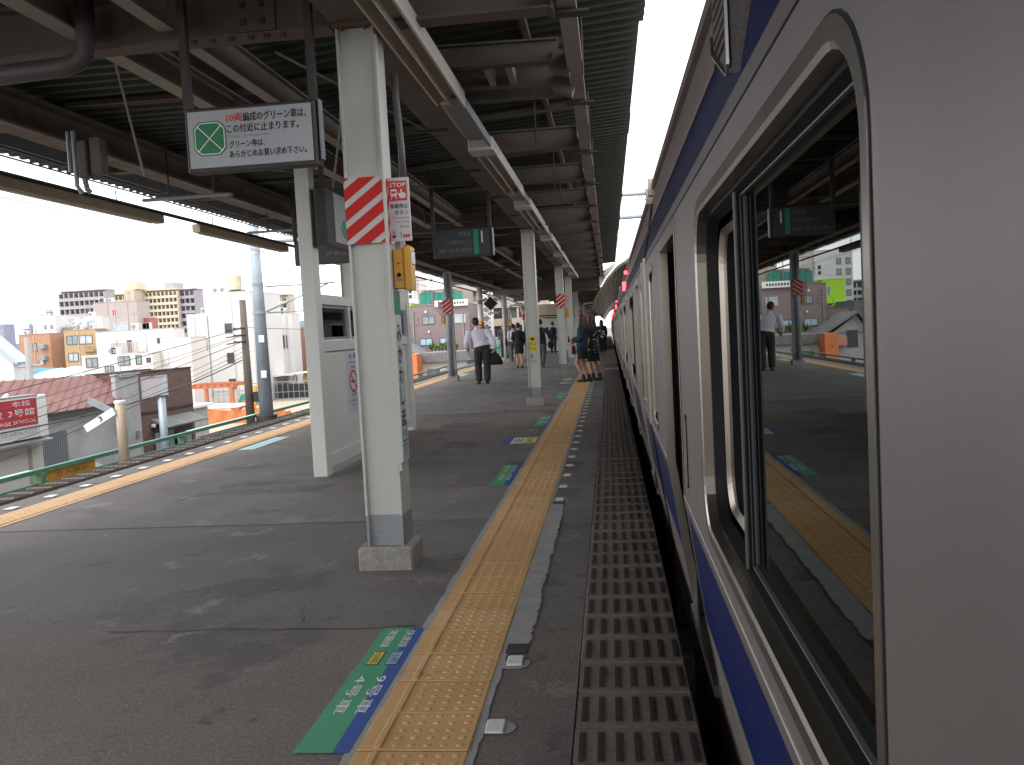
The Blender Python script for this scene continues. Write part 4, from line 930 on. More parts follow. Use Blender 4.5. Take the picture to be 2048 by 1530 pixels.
    if near:
        MB().tube([(.247,vy-.012,2.3),(.247,vy-.012,1.90),(.247,vy+.0,1.884),(.247,vy+.20,1.98),(.247,vy+.213,2.02)],.006,6).build('vent_rim', SILV2, g)
        lv = MB()
        for k in range(16): lv.box(.2455,.2485,vy+.005,vy+.185,1.90+.024*k+(.05 if k < 2 else 0),1.906+.024*k+(.05 if k < 2 else 0))
        lv.build('louvre', DSTEEL, g)
    MB().bbox(.245,.30,(y0+yfar)/2-.07,(y0+yfar)/2+.07,1.96,2.10,.01).build('side_lamp', LAMPR, root)
    MB().bbox(.26,.31,(y0+yfar)/2-1.0,(y0+yfar)/2-.94,2.17,2.22,.01).build('side_lamp', LAMPR, root)
    return root
yf = 5.98
build_car(yf, 'nearest silver train car with blue band, its large window mirroring the platform', True)
c2 = build_car(yf+CL+GAP, 'second train car of the stopped train, just past the first car gap')
for k, nm in enumerate(('third', 'fourth', 'fifth', 'sixth', 'seventh')):
    c = copy_tree(c2); c.location.y = c2.location.y+(CL+GAP)*(k+1); c['label'] = nm+' train car of the stopped train along the platform edge'

# ================================================================== OVERHEAD GANTRY
t = E('overhead_gantry', (-9.9,24,-1.0), 'pale blue-grey steel pole carrying a tubular truss over the tracks', 'gantry')
m = MB().tube([(-9.84,24,-1.0),(-9.84,24,7.2)],.205,20,0,.10); m.build('pole', GALV, t, True)
MB().tube([(-9.84,24,-1.0),(-9.84,24,-.62)],.30,20).build('pole_foot', DSTEEL, t)
for z in (2.25,3.05,4.2): MB().tube([(-9.84,24,z),(-9.84,24,z+.09)],.205-.105*(z+1)/8.2+.016,16).build('pole_band', GREYP, t)
for z in (.45,1.45): MB().bbox(-9.86+.02,-9.68,23.80,23.815,z,z+.2,.004).build('number_plate', PWHT, t)
za, zb = 4.90, 4.29
for z in (za, zb): MB().tube([(-9.84,24.2,z),(6.4,24.2,z+.03)],.052,10).build('chord', GALV, t, True)
x = -9.4; k = 0; m = MB()
while x < 6.2: m.tube([(x,24.2,zb if k % 2 else za),(x+.52,24.2,za if k % 2 else zb)],.014,6); x += .52; k += 1
m.build('lattice', GALV, t); MB().tube([(6.4,24.2,-1.0),(6.4,24.2,6.0)],.2,14).build('pole', GALV, t, True)
MB().tube([(-9.6,24,3.02),(-7.6,24,3.02)],.028,8).tube([(-9.6,24,2.28),(-6.9,24,2.28)],.025,8).tube([(-9.62,24,2.32),(-7.8,24,3.0)],.025,8).build('bracket_arm', GALV, t, True)
for z, r in ((2.45,.035),): MB().tube([(-9.75,23.7,3.9),(-8.9,23.6,4.12),(-8.5,23.6,4.0)],.012,6).build('wire_strut', GREYP, t)
# overhead wires of the far track
for i, (x, z) in enumerate(((-7.9,3.55),(-7.9,4.35),(-6.9,3.25))):
    single('overhead_wire', MB().tube([(x,-5,z),(x,24,z+.02),(x,80,z)],.006,5), GREYP, ('lower contact wire over the far track','upper carrier wire over the far track','thin feeder wire beside the far canopy edge')[i], 'wire')
# lattice mast
t = E('lattice_mast', (-9.2,66,-1), 'white lattice steel mast beyond the striped post', 'mast')
m = MB()
for sx in (-.45,.45):
    for sy in (-.4,.4): m.bar((-9.2+sx,66+sy,-1),(-9.2+sx,66+sy,8.5),.09,.09)
m.build('leg', PWHT, t); m = MB()
for k in range(14):
    z = -1+.68*k
    for yy in (65.6,66.4): m.bar((-9.65,yy,z),(-8.75,yy,z+.68),.05,.05).bar((-8.75,yy,z),(-9.65,yy,z+.68),.05,.05)
m.build('bracing', PWHT, t)

# ================================================================== TRACKSIDE RAILING, POSTS, WIRES
t = E('trackside_railing', (-10.2,30,-1.0), 'green handrail on short posts along the far side of the track', 'railing')
RX = -10.2; zr = -.60
MB().box(RX-.05,RX+.05,2,110,zr-.075,zr).build('rail', RAILG, t)
MB().box(RX-.06,RX+.06,2,14.2,zr-.005,zr+.012).box(RX-.06,RX+.06,20,24,zr-.005,zr+.012).build('rail_cap', mat('rail_mint', (.36,.62,.50), (.28,.52,.42), 4), t)
for k in range(16):
    y = 9.2+5.25*k; MB().prism([(RX-.09,zr-.075),(RX+.09,zr-.075),(RX+.05,-1.02),(RX-.05,-1.02)], y-.07, y+.07,'y').build('post', RAILP, t)
MB().tube([(RX,2,-.86),(RX,110,-.86)],.018,6).build('lower_rail', RAILG, t)
n = single('notice_board', MB().box(RX-.01,RX+.02,14.65,16.1,-1.0,-.68), mat('notice_orange', (.50,.26,.04), (.42,.2,.03), 3), 'weathered orange notice plate hanging on the green railing', 'notice')
m = MB(); text(m,'立入禁止',(RX+.022,15.37,-.82),*XF,.09,1.0,'c'); text(m,'線路内',(RX+.022,15.37,-.95),*XF,.07,.6,'c'); m.build('lettering', PTXT, n)
t = E('km_post', (-9.8,16.5,-1.0), 'cream round post with a tilted white board bearing a black 3', 'post')
MB().tube([(-9.8,16.5,-1.02),(-9.8,16.5,-.80)],.105,14).build('post_foot', mat('foot_brown', (.14,.08,.06)), t); MB().tube([(-9.8,16.5,-.80),(-9.8,16.5,.36),(-9.8,16.5,.40)],.098,14).build('post', mat('post_cream', (.72,.60,.46), (.66,.54,.40), 2), t, True)
MB().tube([(-9.8,16.5,.38),(-9.8,16.5,.43)],.115,14).build('post_cap', PWHT, t)
a = radians(-34); R = (cos(radians(30)),0,sin(radians(30))); U = (-sin(radians(30)),0,cos(radians(30)))
def tilted(x, z, L, h, ang, y, name, mm, thick=.02):
    r = Vector((cos(ang),0,sin(ang))); u = Vector((-sin(ang),0,cos(ang))); o = Vector((x,y,z))
    P = [o, o+r*L, o+r*L+u*h, o+u*h]; return MB().prism([(p.x,p.z) for p in P], y, y+thick,'y').build(name, mm, t)
tilted(-10.46,-.17,.72,.155,radians(28),16.36,'number_board',PWHT); m = MB(); text(m,'3',(-10.16,16.358,.03),(cos(radians(28)),0,sin(radians(28))),(-sin(radians(28)),0,cos(radians(28))),.10,.07,bold=.006); m.build('lettering', PTXT, t)
tilted(-10.45,.42,.66,.13,radians(-27),16.40,'grey_board',GREYP)
t = E('steel_post', (-12.7,23.5,-2.4), 'slim blue-grey steel post in front of the brick building', 'post')
MB().tube([(-12.7,23.5,-2.4),(-12.7,23.5,.08)],.11,12).build('post', GALV, t, True); MB().tube([(-12.7,23.4,.05),(-13.1,23.3,.02)],.02,6).box(-12.82,-12.58,23.38,23.62,.08,.10).build('bracket', DSTEEL, t)
t = E('utility_pole', (-12.3,28.6,-2.4), 'dark weathered utility pole with wires in front of the white building', 'utility pole')
MB().tube([(-12.3,28.6,-2.4),(-12.3,28.6,2.92)],.16,14,0,.105).build('pole', POLEB, t, True)
m = MB()
for k in range(10): z = -1.0+.36*k; m.tube([(-12.52,28.6,z),(-12.08,28.6,z)],.008,5)
m.build('step_bolt', GREYP, t); m = MB()
for z in (1.95,1.72,1.5): m.tube([(-12.6,28.4,z+.03),(-12.45,28.3,z),(-12.2,28.45,z+.02)],.03,6).tube([(-12.75,28.1,z-.05),(-12.4,28.3,z)],.02,6)
m.build('cable_clamp', DSTEEL, t); MB().bbox(-12.1,-11.85,28.45,28.7,-.55,-.2,.02).build('transformer_box', DSTEEL, t)
def wire(p, q, sag, label, r=.013):
    P = [Vector(p).lerp(Vector(q), k/14)-Vector((0,0,sag*4*(k/14)*(1-k/14))) for k in range(15)]
    single('street_wire', MB().tube(P, r, 5), DSTEEL, label, 'wire', 'street wires sagging from the utility pole')
WL = ' street wire sagging from the utility pole across the grey and brick buildings'
for i, (z1, x2, z2, sg) in enumerate(((1.95,-11.6,.30,.05),(1.72,-11.6,-.02,.06),(1.70,-11.4,-.20,.1),(1.5,-11.5,-.42,.08),(1.3,-11.3,-.62,.16),(1.15,-11.3,-.70,.2),(1.0,-11.4,-.95,.12))):
    wire((-12.35,28.4,z1), (x2,11.0,z2), sg, ('topmost','second','third','fourth','fifth','sixth','lowest')[i]+WL, .007 if i % 3 else .011)
wire((-12.35,28.4,2.0),(-13.8,60,2.1),.15,'street wire running on from the utility pole to the white building',.011); wire((-12.35,28.4,.9),(-11.9,11,.1),.5,'slack street wire looping low between the utility pole and the sign',.018)
# ================================================================== BUILDINGS
GZ = -2.4
def window(root, face, a0, a1, z0, z1, plane, glass=WIN, frame=FRAME, b=.05, split=1, hsplit=False, proud=.04):
    """window set on a wall: frame, sill, pane(s); face 'f' looks along -y, 's' looks along +x"""
    def bx(m, u0, u1, w0, w1, d0, d1):
        if face == 'f': m.box(u0,u1,plane-d1,plane-d0,w0,w1)
        else: m.box(plane+d0,plane+d1,u0,u1,w0,w1)
    m = MB(); bx(m,a0-b,a0,z0-b,z1+b,0,proud); bx(m,a1,a1+b,z0-b,z1+b,0,proud); bx(m,a0,a1,z1,z1+b,0,proud); bx(m,a0,a1,z0-b,z0,0,proud)
    for k in range(1, split): u = a0+(a1-a0)*k/split; bx(m,u-b*.4,u+b*.4,z0,z1,0,proud*.9)
    if hsplit: zc = (z0+z1)/2; bx(m,a0,a1,zc-b*.5,zc+b*.5,0,proud*.95)
    f = m.build('window', frame, root); g = MB()
    for k in range(split): u0 = a0+(a1-a0)*k/split; u1 = a0+(a1-a0)*(k+1)/split; bx(g,u0,u1,z0,z1,0,proud*.4)
    g.build('pane', glass, f); return f
def building(name, label, x0, x1, y0, y1, z1, skin, wins=(), cat='building', z0=GZ, parapet=.25, group=None, cap=None):
    t = E(name, ((x0+x1)/2, (y0+y1)/2, z0), label, cat, group)
    m = MB().box(x0,x1,y0,y1,z0,z1-parapet)
    if parapet:
        p = .18
        m.box(x0,x1,y0,y0+p,z1-parapet,z1).box(x0,x1,y1-p,y1,z1-parapet,z1).box(x0,x0+p,y0+p,y1-p,z1-parapet,z1).box(x1-p,x1,y0+p,y1-p,z1-parapet,z1)
    m.build('wall', skin, t)
    if parapet:
        e = .03; MB().box(x0-e,x1+e,y0-e,y0+.2,z1,z1+.035).box(x1-.2,x1+e,y0+.2,y1+e,z1,z1+.035).box(x0-e,x0+.2,y0+.2,y1+e,z1,z1+.035).build('coping', cap or skin, t)
    for wv in wins: window(t, *wv[:5], (y0 if wv[0] == 'f' else x1), **(wv[5] if len(wv) > 5 else {}))
    return t
D = dict
# white tall building with the water tank
t = building('white_building', 'tall plain white building with a rooftop water tank behind the utility pole', -26.2,-23.1,55,60.2,4.85,BWHITE,
  [('f',-24.93,-24.5,2.25,2.80,D(glass=WIND)),('f',-24.91,-24.47,.28,.87,D(glass=WIND,hsplit=True)),('f',-24.9,-24.46,-1.40,-.84,D(glass=WIND,hsplit=True))])
MB().tube([(-26.12,54.97,-2),(-26.12,54.97,3.4)],.03,6).build('downpipe', GREYP, t); MB().box(-26.05,-23.2,54.94,54.96,-1.55,-1.52).build('ledge', BWHITE, t)
t = building('white_building', 'lower white block with a four-pane window, left of the tall white building', -27.55,-26.21,55.02,60,3.55,BWHITE,[('f',-27.2,-26.32,1.18,1.92,D(split=2,hsplit=True,glass=CURT))])
MB().bbox(-26.9,-26.6,54.9,55.02,-.2,-.05,.01).build('meter_box', PWHT, t)
t = E('water_tank', (-24.9,57,4.85), 'tall cream water tank standing on the white roof', 'water tank')
MB().tube([(-24.9,57,5.12),(-24.9,57,5.16),(-24.9,57,6.05),(-24.9,57,6.09)],.36,16).build('tank', mat('tank_cream', (.62,.55,.36), (.52,.46,.30), 1.5), t)
m = MB()
for z in (5.3,5.5,5.7,5.9): m.tube([(-24.9,57,z),(-24.9,57,z+.025)],.372,16)
m.build('hoop', BCRM, t); MB().box(-25.35,-24.4,56.6,57.4,5.03,5.10).box(-25.3,-25.22,56.65,56.73,4.8,5.03).box(-24.55,-24.47,56.65,56.73,4.8,5.03).box(-25.3,-25.22,57.3,57.38,4.8,5.03).box(-24.55,-24.47,57.3,57.38,4.8,5.03).build('stand', DSTEEL, t)
MB().bbox(-27.0,-25.4,57,57.25,4.86,4.98,.02).build('roof_pipe', GREYP, t)
t = building('white_building', 'white building with slit windows and a blue sign, right of the steel pole', -24.35,-23.0,62,63.6,3.5,BWHITE,[('f',-23.75,-23.68,1.0,1.9,D(b=.03,glass=WIND)),('f',-23.50,-23.43,1.0,1.9,D(b=.03,glass=WIND))])
MB().box(-24.33,-23.95,61.93,62,1.95,2.75).build('sign_panel', mat('sign_periwinkle', (.40,.50,.80), (.62,.66,.82), 6), t)
MB().tube([(-24.2,61.95,-1.0),(-24.25,61.95,1.9)],.04,6).build('downpipe', GREYP, t); MB().box(-24.6,-23.0,60.4,61.9,-2.3,-1.0).build('lean_to', BWHITE, t)
# white building with balcony and the low white building before it
t = building('white_building', 'white house with a balcony railing and dark balcony door', -30.9,-25.95,50,51.4,2.62,BWHITE,[('f',-26.96,-26.70,1.80,2.04,D(glass=WIND)),('f',-28.88,-28.68,1.30,2.0,D(glass=WIND))],cap=BGREY)
m = MB().box(-29.5,-27.85,49.2,49.98,1.24,1.30)
for k in range(19): x = -29.5+.092*k; m.box(x,x+.03,49.2,49.24,1.30,1.86)
m.box(-29.52,-27.82,49.19,49.25,1.86,1.90).build('balcony', mat('balcony_brown', (.42,.36,.33), (.36,.31,.28), 4), t); MB().box(-29.49,-28.9,49.21,49.23,1.30,1.85).build('balcony_screen', BGREY, t)
t = building('white_building', 'low white house with several small grey windows above the rust-red roof', -30.0,-25.75,47,49.15,1.22,BWHITE,
  [('f',-29.72,-29.08,.60,1.08,D(split=2,glass=WIN)),('f',-27.78,-27.14,.62,1.07,D(split=2,glass=WIN)),('f',-26.70,-26.44,.64,1.08,D(glass=WIN)),('f',-28.62,-28.45,.28,.56,D(glass=WIN,b=.03)),('f',-28.30,-28.13,.30,.58,D(glass=WIN,b=.03)),('f',-26.08,-25.88,.71,.93,D(glass=WIND,b=.03))],parapet=.12)
t = building('white_house', 'small white wall section with a faint door right of the low white house', -25.74,-23.9,48,50,2.0,BWHITE,[('f',-25.6,-25.35,.5,1.2,D(frame=FRAMEL,glass=BWHITE))],parapet=.1)
# ochre, orange and other houses
t = building('ochre_house', 'ochre timber-clad house with long window bands', -42.85,-40.15,65,66.5,3.25,BOCH,[('f',-42.6,-41.72,2.17,2.78,D(split=2,glass=WIN)),('f',-41.55,-40.5,2.15,2.76,D(split=2,glass=CURT)),('f',-42.55,-41.8,.83,1.42,D(split=2,glass=CURT)),('f',-41.3,-40.9,.2,.7,D(glass=WIND))])
m = MB()
for k in range(9): m.box(-41.1+.09*k,-41.05+.09*k,64.7,64.74,1.55,1.92)
m.box(-41.15,-40.2,64.68,64.76,1.92,1.96).box(-41.15,-40.2,64.68,64.98,1.5,1.55).build('balcony', BOCH, t); MB().box(-40.14,-39.95,65,66.4,1.2,3.2).build('downpipe_strip', BMAR, t)
for x in (-41.6,-42.4,-40.9): window(t,'f',x,x+.01,3.0,3.01,65) if False else None
t = building('white_rooftop_room', 'white rooftop room with air-conditioner units on the ochre house', -43.1,-40.75,67,68,4.3,BWHITE,[('f',-41.9,-41.4,3.5,4.0,D(glass=PLBL,frame=FRAMEL))],z0=3.26,parapet=.06)
for x in (-42.6,):
    f = MB().bbox(x,x+.62,66.6,66.95,3.45,4.0,.02).build('air_conditioner', PWHT, t); n = 14
    MB().add([(x+.2+.17*cos(2*pi*k/n),66.59,3.73+.17*sin(2*pi*k/n)) for k in range(n)],[tuple(range(n))]).build('fan_grille', PGRY, f)
t = building('orange_house', 'orange rendered house with air-conditioners on its wall', -53.9,-50.8,75,77,3.35,BORG,[('f',-52.0,-51.6,.5,1.2,D(glass=CURT)),('f',-53.2,-52.9,1.7,2.4,D(glass=WIN)),('f',-52.5,-52.2,1.8,2.5,D(glass=WIN))])
m = MB()
for z in (2.0,.95): m.bbox(-51.75,-51.15,74.5,75,z,z+.4,.03)
m.build('air_conditioner', GREYP, t)
t = building('dark_house', 'dark recessed house front with white sheets between the orange and ochre houses', -50.7,-46.8,77,79,3.2,mat('timber_dark', (.16,.12,.115), (.10,.08,.08), 1.5),[('f',-50.0,-49.3,.3,1.4,D(glass=PWHT,frame=FRAME)),('f',-49.7,-48.6,1.8,2.9,D(glass=BGREY,frame=FRAME))])
MB().bbox(-48.6,-48.2,76.8,77,.9,1.35,.03).build('red_box', PRED, t)
t = building('white_house', 'white gable-roofed house with blue eaves beside the grey pole', -39.8,-36.4,50,51,.9,BWHITE,parapet=0)
MB().prism([(-38.6,3.3),(-35.95,.93),(-35.8,1.08),(-38.6,3.62)],49.6,50.8,'y').prism([(-38.6,3.3),(-38.6,3.62),(-41.5,1.06),(-41.3,.9)],49.6,51.2,'y').build('roof', mat('roof_paleblue', (.40,.48,.62), (.36,.44,.57), 1), t); MB().prism([(-39.8,.9),(-36.4,.9),(-36.4,1.25),(-38.6,3.2),(-39.8,2.2)],50,51,'y').build('gable', BWHITE, t)
t = building('pinkish_building', 'plain pinkish-brown building with one red square and a wide window', -46.4,-42.2,75,77,5.85,BPINK,[('f',-44.55,-44.2,4.62,5.18,D(glass=PRED,frame=FRAMEL)),('f',-44.55,-43.2,3.32,3.92,D(split=4,glass=CURT,frame=FRAMEL))],parapet=.15)
MB().box(-45.02,-44.98,74.96,75,0,5.7).box(-43.1,-43.06,74.96,75,0,5.7).build('joint_strip', BTAN, t); MB().box(-42.19,-41.4,76,77,0,4.3).build('annex', mat('annex_red', (.42,.13,.13), (.34,.11,.11), .7), t)
t = building('white_tower', 'slim pale tower block with a small dome and small square windows', -83.6,-80.2,120,130,7.1,BWHITE,[('f',-82.0+1.0*i,-81.7+1.0*i,4.0+1.2*j,4.5+1.2*j,D(glass=WIN,b=.04)) for i in range(2) for j in range(2)])
MB().tube([(-82.4,122,7.0),(-82.4,122,7.7)],.5,12).loft([((-82.4,122,7.7),.7,.7),((-82.4,122,8.0),.5,.5),((-82.4,122,8.2),.1,.1)],12).build('roof_dome', GREYP, t)
m = MB()
for z in (4.0,4.9): m.loft([((-84.6,119.5,z),.3,.3),((-84.6,119.5,z+.5),.4,.4)],10)
m.box(-84.1,-83.7,119.4,119.9,3.2,6.0).build('roof_horn', BBLUE, t)
t = building('maroon_shed', 'small dark maroon block beside the slim pale tower', -79.9,-77.0,121,126,5.3,BMAR,parapet=0)
# apartment blocks
def apartments(name, label, x0, x1, y, depth, z1, skin, floors, cols, fh, group, fin=None, base=GZ, bal=None, parapet=.3):
    t = E(name, ((x0+x1)/2, y+depth/2, base), label, 'apartment block', group)
    MB().box(x0,x1,y,y+depth,base,z1).build('wall', skin, t); cw = (x1-x0)/cols; mats = [WIND, CURT, WIN]
    bmesh_ = MB().box(x0,x1,y-1.0,y-.88,.0,fh*.40).box(x0,x1,y-.88,y-.001,0,.12).mesh('balcony', bal or skin, t.location)
    wm = [MB().box(cw*.12,cw*.88,-.03,0,.0,fh*.62).mesh('window', mm) for mm in mats]
    for f in range(floors):
        zb = z1-parapet-fh*(f+1)
        b = link('balcony', bmesh_, t); b.location = (0,0,zb)
        for c in range(cols):
            wv = link('window', wm[(c*5+f*3+c*f) % 3 if (c+f) % 4 else 0], t); wv.location = Vector((x0+cw*c, y, zb+.14))-t.location
    m = MB()
    for c in range(cols+1): xx = x0+cw*c; m.box(xx-.10,xx+.10,y-.9,y,z1-parapet-fh*floors,z1-parapet)
    m.build('party_fin', fin or skin, t); MB().box(x0-.1,x1+.1,y-1.05,y+depth+.1,z1,z1+.25).build('roof_slab', bal or skin, t)
    return t
t = apartments('apartment_block', 'lavender-tiled apartment block, the one left of the cream blocks', -105.3,-96.0,160,3,13.3,BLAV,7,9,1.55,'apartment blocks on the skyline')
t = apartments('apartment_block', 'left wing of the cream apartment block, behind the pinkish building', -102.0,-94.6,172,3,13.0,BCRM2,6,8,1.35,'apartment blocks on the skyline',fin=BCRM)
t = apartments('apartment_block', 'cream apartment block with long balconies, next to the tall cream stair tower', -92.3,-85.4,168,3,13.1,BCRM,10,8,1.33,'apartment blocks on the skyline',fin=BCRM2,bal=BCRM2)
t = E('stair_tower', (-93.4,165.5,GZ), 'plain cream stair tower rising at the middle of the apartment block', 'tower')
MB().box(-94.5,-92.4,163.5,168,GZ,13.4).build('wall', BCRM, t); MB().box(-94.6,-92.0,164,168,13.4,14.9).build('head', mat('tower_peach', (.72,.56,.42), (.68,.52,.39), .3), t); MB().box(-93.3,-93.25,163.45,163.5,GZ,13.3).build('joint_strip', BCRM2, t)
t = apartments('apartment_block', 'purple-grey end bay of the cream apartment block', -85.3,-82.2,169,3,13.0,mat('tile_purple', (.35,.325,.36), (.32,.295,.33), .3),6,3,1.5,'apartment blocks on the skyline')
MB().box(-88.4,-86.3,168,172,13.1,14.6).build('roof_house', BLAV, t)
t = apartments('apartment_block', 'small far beige apartment block seen right of the steel pole', -63.0,-56.0,150,3,9.7,BCRM,4,7,1.2,'apartment blocks on the skyline',fin=BTAN)
t = building('far_building', 'far blue-grey building standing alone on the horizon', -233,-221,300,306,13.5,BBLUE,[('f',-232+1.6*i,-231+1.6*i,6+2*j,7.2+2*j,D(glass=WIN,frame=FRAMEL)) for i in range(7) for j in range(3)],parapet=.4)
# low far roofs filling the skyline
rb = random.Random(21)
FG = 'distant low buildings on the skyline'
spots = sorted([(rb.uniform(100,210), .34+.024*k+rb.uniform(-.008,.008)) for k in range(16)], key=lambda v: -v[1])
names = {'render_white':'white','render_pinkbrown':'pinkish','tile_tan':'tan','plaster_grey':'grey','apt_cream_light':'cream','tile_lavender':'lavender','tile_maroon':'maroon'}
onth = ['first','second','third','fourth','fifth','sixth','seventh','eighth','ninth','tenth','eleventh','twelfth','thirteenth','fourteenth','fifteenth','last']
for k, (y, ang) in enumerate(spots):
    x = -ang*y; wd = rb.uniform(4,9)*y/150; top = max(.6,(rb.uniform(1.2,3.4)*y/120)); sk = rb.choice([BWHITE,BPINK,BTAN,BGREY,BCRM2,BLAV,BMAR])
    t = building('distant_building', '%s of the small distant low buildings counted from the left, a %s one' % (onth[k], names[sk.name]), x,x+wd,y,y+3,top,sk,[('f',x+wd*(.12+.3*i),x+wd*(.30+.3*i),top-1.6,top-.6,D(glass=rb.choice([WIN,WIND,CURT]))) for i in range(3)],group=FG,parapet=.2)
structure(MB().add([(-420,520,-2.3),(-60,520,-2.3),(-40,520,8),(-110,520,14.5),(-170,520,15.2),(-200,520,13),(-300,520,12),(-420,520,8),(-420,560,-2.3),(-60,560,-2.3),(-40,560,8),(-110,560,14.5),(-170,560,15.2),(-200,560,13),(-300,560,12),(-420,560,8)],[(0,1,2,3,4,5,6,7)]+[(k,(k+1)%8,8+(k+1)%8,8+k) for k in range(8)]).build('hills', BHILL))
# brick building, grey plaster pier, grey wall with rust-red roof
t = building('brick_building', 'brown brick building with a big curtained window and a shopfront below', -15.6,-14.0,24.62,27.96,.74,BBRK,[('s',24.78,26.25,-.02,.56,D(glass=mat('curtain_pink', (.72,.60,.62), (.62,.66,.74), 2.4, .3),frame=FRAMEL,b=.04,split=1))],parapet=.12,cap=DSTEEL)
MB().add([(-13.99,25.85,.0),(-13.975,26.25,.0),(-13.975,26.25,.56),(-13.99,25.85,.56)],[(0,1,2,3)]).build('curtain_panel', mat('curtain_blue', (.50,.62,.70), (.72,.76,.80), 5), t)
MB().box(-14.0,-13.97,24.65,27.93,-.52,-.46).build('string_course', DSTEEL, t)
MB().prism([(-14.0,-.80),(-13.45,-1.0),(-13.45,-.96),(-14.0,-.72)],25.2,27.8,'y').build('shop_awning', mat('awning_grey', (.20,.21,.21), (.14,.15,.15), 2), t)
MB().box(-13.99,-13.96,25.25,27.7,-2.3,-1.0).build('shopfront', WIND, t); m = MB()
for y in (25.3,25.75,26.1): m.box(-13.96,-13.94,y,y+.3,-1.75,-1.15)
m.build('shop_pane', CURT, t); MB().bbox(-13.9,-13.6,26.5,26.9,-1.9,-1.3,.02).build('air_conditioner', GREYP, t); MB().bbox(-13.97,-13.85,25.1,25.2,-.95,-.85,.02).build('lamp', PWHT, t)
m = MB()
for k in range(12): m.box(-13.0,-12.96,24.3+.12*k,24.36+.12*k,-2.4,-1.72)
tag(m.build('slat_screen', mat('slat_brown', (.14,.07,.05), (.09,.045,.035), 4), None), 'dark brown slatted screen below the brick building', 'screen')
m = MB()
for k in range(40): m.box(-12.62,-12.59,25.4+.11*k,25.43+.11*k,-2.4,-1.35)
m.box(-12.64,-12.57,25.35,29.8,-1.37,-1.31).box(-12.64,-12.57,25.35,29.8,-2.1,-2.05)
tag(m.build('picket_fence', mat('fence_brown', (.24,.19,.165), (.18,.14,.125), 3), None), 'brown metal picket fence in front of the brick shopfront', 'fence')
t = building('plaster_pier', 'pale grey stained plaster end wall joined to the brick building', -14.1,-13.98,23.38,24.6,.72,BGREY,parapet=.06)
MB().bbox(-13.99,-13.9,24.25,24.4,-1.15,-.95,.01).build('meter_box', PGRY, t)
t = E('grey_house', (-16,21,GZ), 'grey plastered house with a rust-red sheet-metal roof', 'house')
MB().box(-15.5,-14.02,17.2,23.36,GZ,-.03).build('wall', BGREY, t)
roof = MB().add([(-13.8,17.0,-.02),(-13.8,23.36,-.02),(-15.4,26.6,.72),(-15.4,20.2,.82)],[(0,1,2,3)]).build('roof', BREDROOF, t)
m = MB()
for k in range(16):
    y = 17.1+.41*k; m.bar((-13.8,y,.005),(-15.4,y+3.22,.845-.0065*k),.016,.02)
m.build('roof_seam', BREDROOF, roof); MB().box(-13.82,-13.76,17.0,23.36,-.09,-.03).build('eave_fascia', DSTEEL, t)
f = MB().box(-14.02,-13.98,19.9,21.0,-1.62,-.55).build('window', mat('shutter_dark', (.17,.18,.19), (.12,.125,.13), 3), t); m = MB()
for k in range(14): m.box(-13.98,-13.965,19.93+.077*k,19.96+.077*k,-1.6,-.57)
m.build('shutter_rib', PGRY, f); MB().prism([(-14.0,-1.62),(-13.3,-1.95),(-13.3,-1.9),(-14.0,-1.55)],19.6,22.2,'y').build('lean_to_roof', BGREY, t)
# school building and its sign
t = building('school_building', 'cream-white building carrying the red language school sign', -17.5,-12.62,9.0,18.05,-.10,mat('school_wall', (.68,.66,.62), (.60,.58,.54), .8, .85),parapet=0)
MB().box(-12.63,-12.58,17.55,17.62,-2.4,-.55).build('downpipe', BTAN, t); MB().box(-16,-13.2,13,17.0,-.3,.62).build('roof_room', mat('room_brown', (.26,.19,.17), (.2,.15,.13), 1), t); MB().tube([(-12.8,16.9,-.3),(-12.8,16.9,.42),(-12.8,17.3,.62)],.035,6).build('vent_pipe', PWHT, t)
MB().prism([(-12.55,-.40),(-12.3,-.46),(-12.3,-.42),(-12.55,-.36)],13,18.0,'y').build('sign_ledge', PGRY, t)
SX = -12.40
t = E('school_sign', (SX,15.5,-.34), 'red and white billboard of a Japanese language school', 'billboard')
MB().bbox(SX-.16,SX-.004,12.2,18.0,-.34,.56,.01).build('frame', PWHT, t); MB().box(SX-.2,SX+.01,12.2,17.7,.56,.585).build('top_trim', GREYP, t)
MB().box(SX-.004,SX+.001,12.25,17.66,-.06,.51).build('red_panel', mat('sign_crimson', (.50,.035,.05), (.44,.03,.045), 2, .4), t); MB().box(SX-.004,SX+.001,12.25,17.70,-.30,-.065).build('white_panel', SIGNW, t)
e = SX+.0025; tm = MB()
text(tm,'日本語学校',(e,15.35,.155),*XF,.155,1.2); text(tm,'2号館',(e,16.72,.16),*XF,.15,.84); text(tm,'学園',(e,15.7,.37),*XF,.085,.34); text(tm,'本校',(e,16.85,.36),*XF,.12,.6); text(tm,'JAPANESE  LANGUAGE SCHOOL',(e,14.9,-.025),*XF,.10,2.7); tm.build('lettering', PWHT, t)
tm = MB(); text(tm,'留学生随時募集',(e,14.9,-.235),*XF,.095,1.05); text(tm,'Tel 03-6806-5227',(e,16.15,-.235),*XF,.09,1.45); tm.build('lettering', PGRY, t)
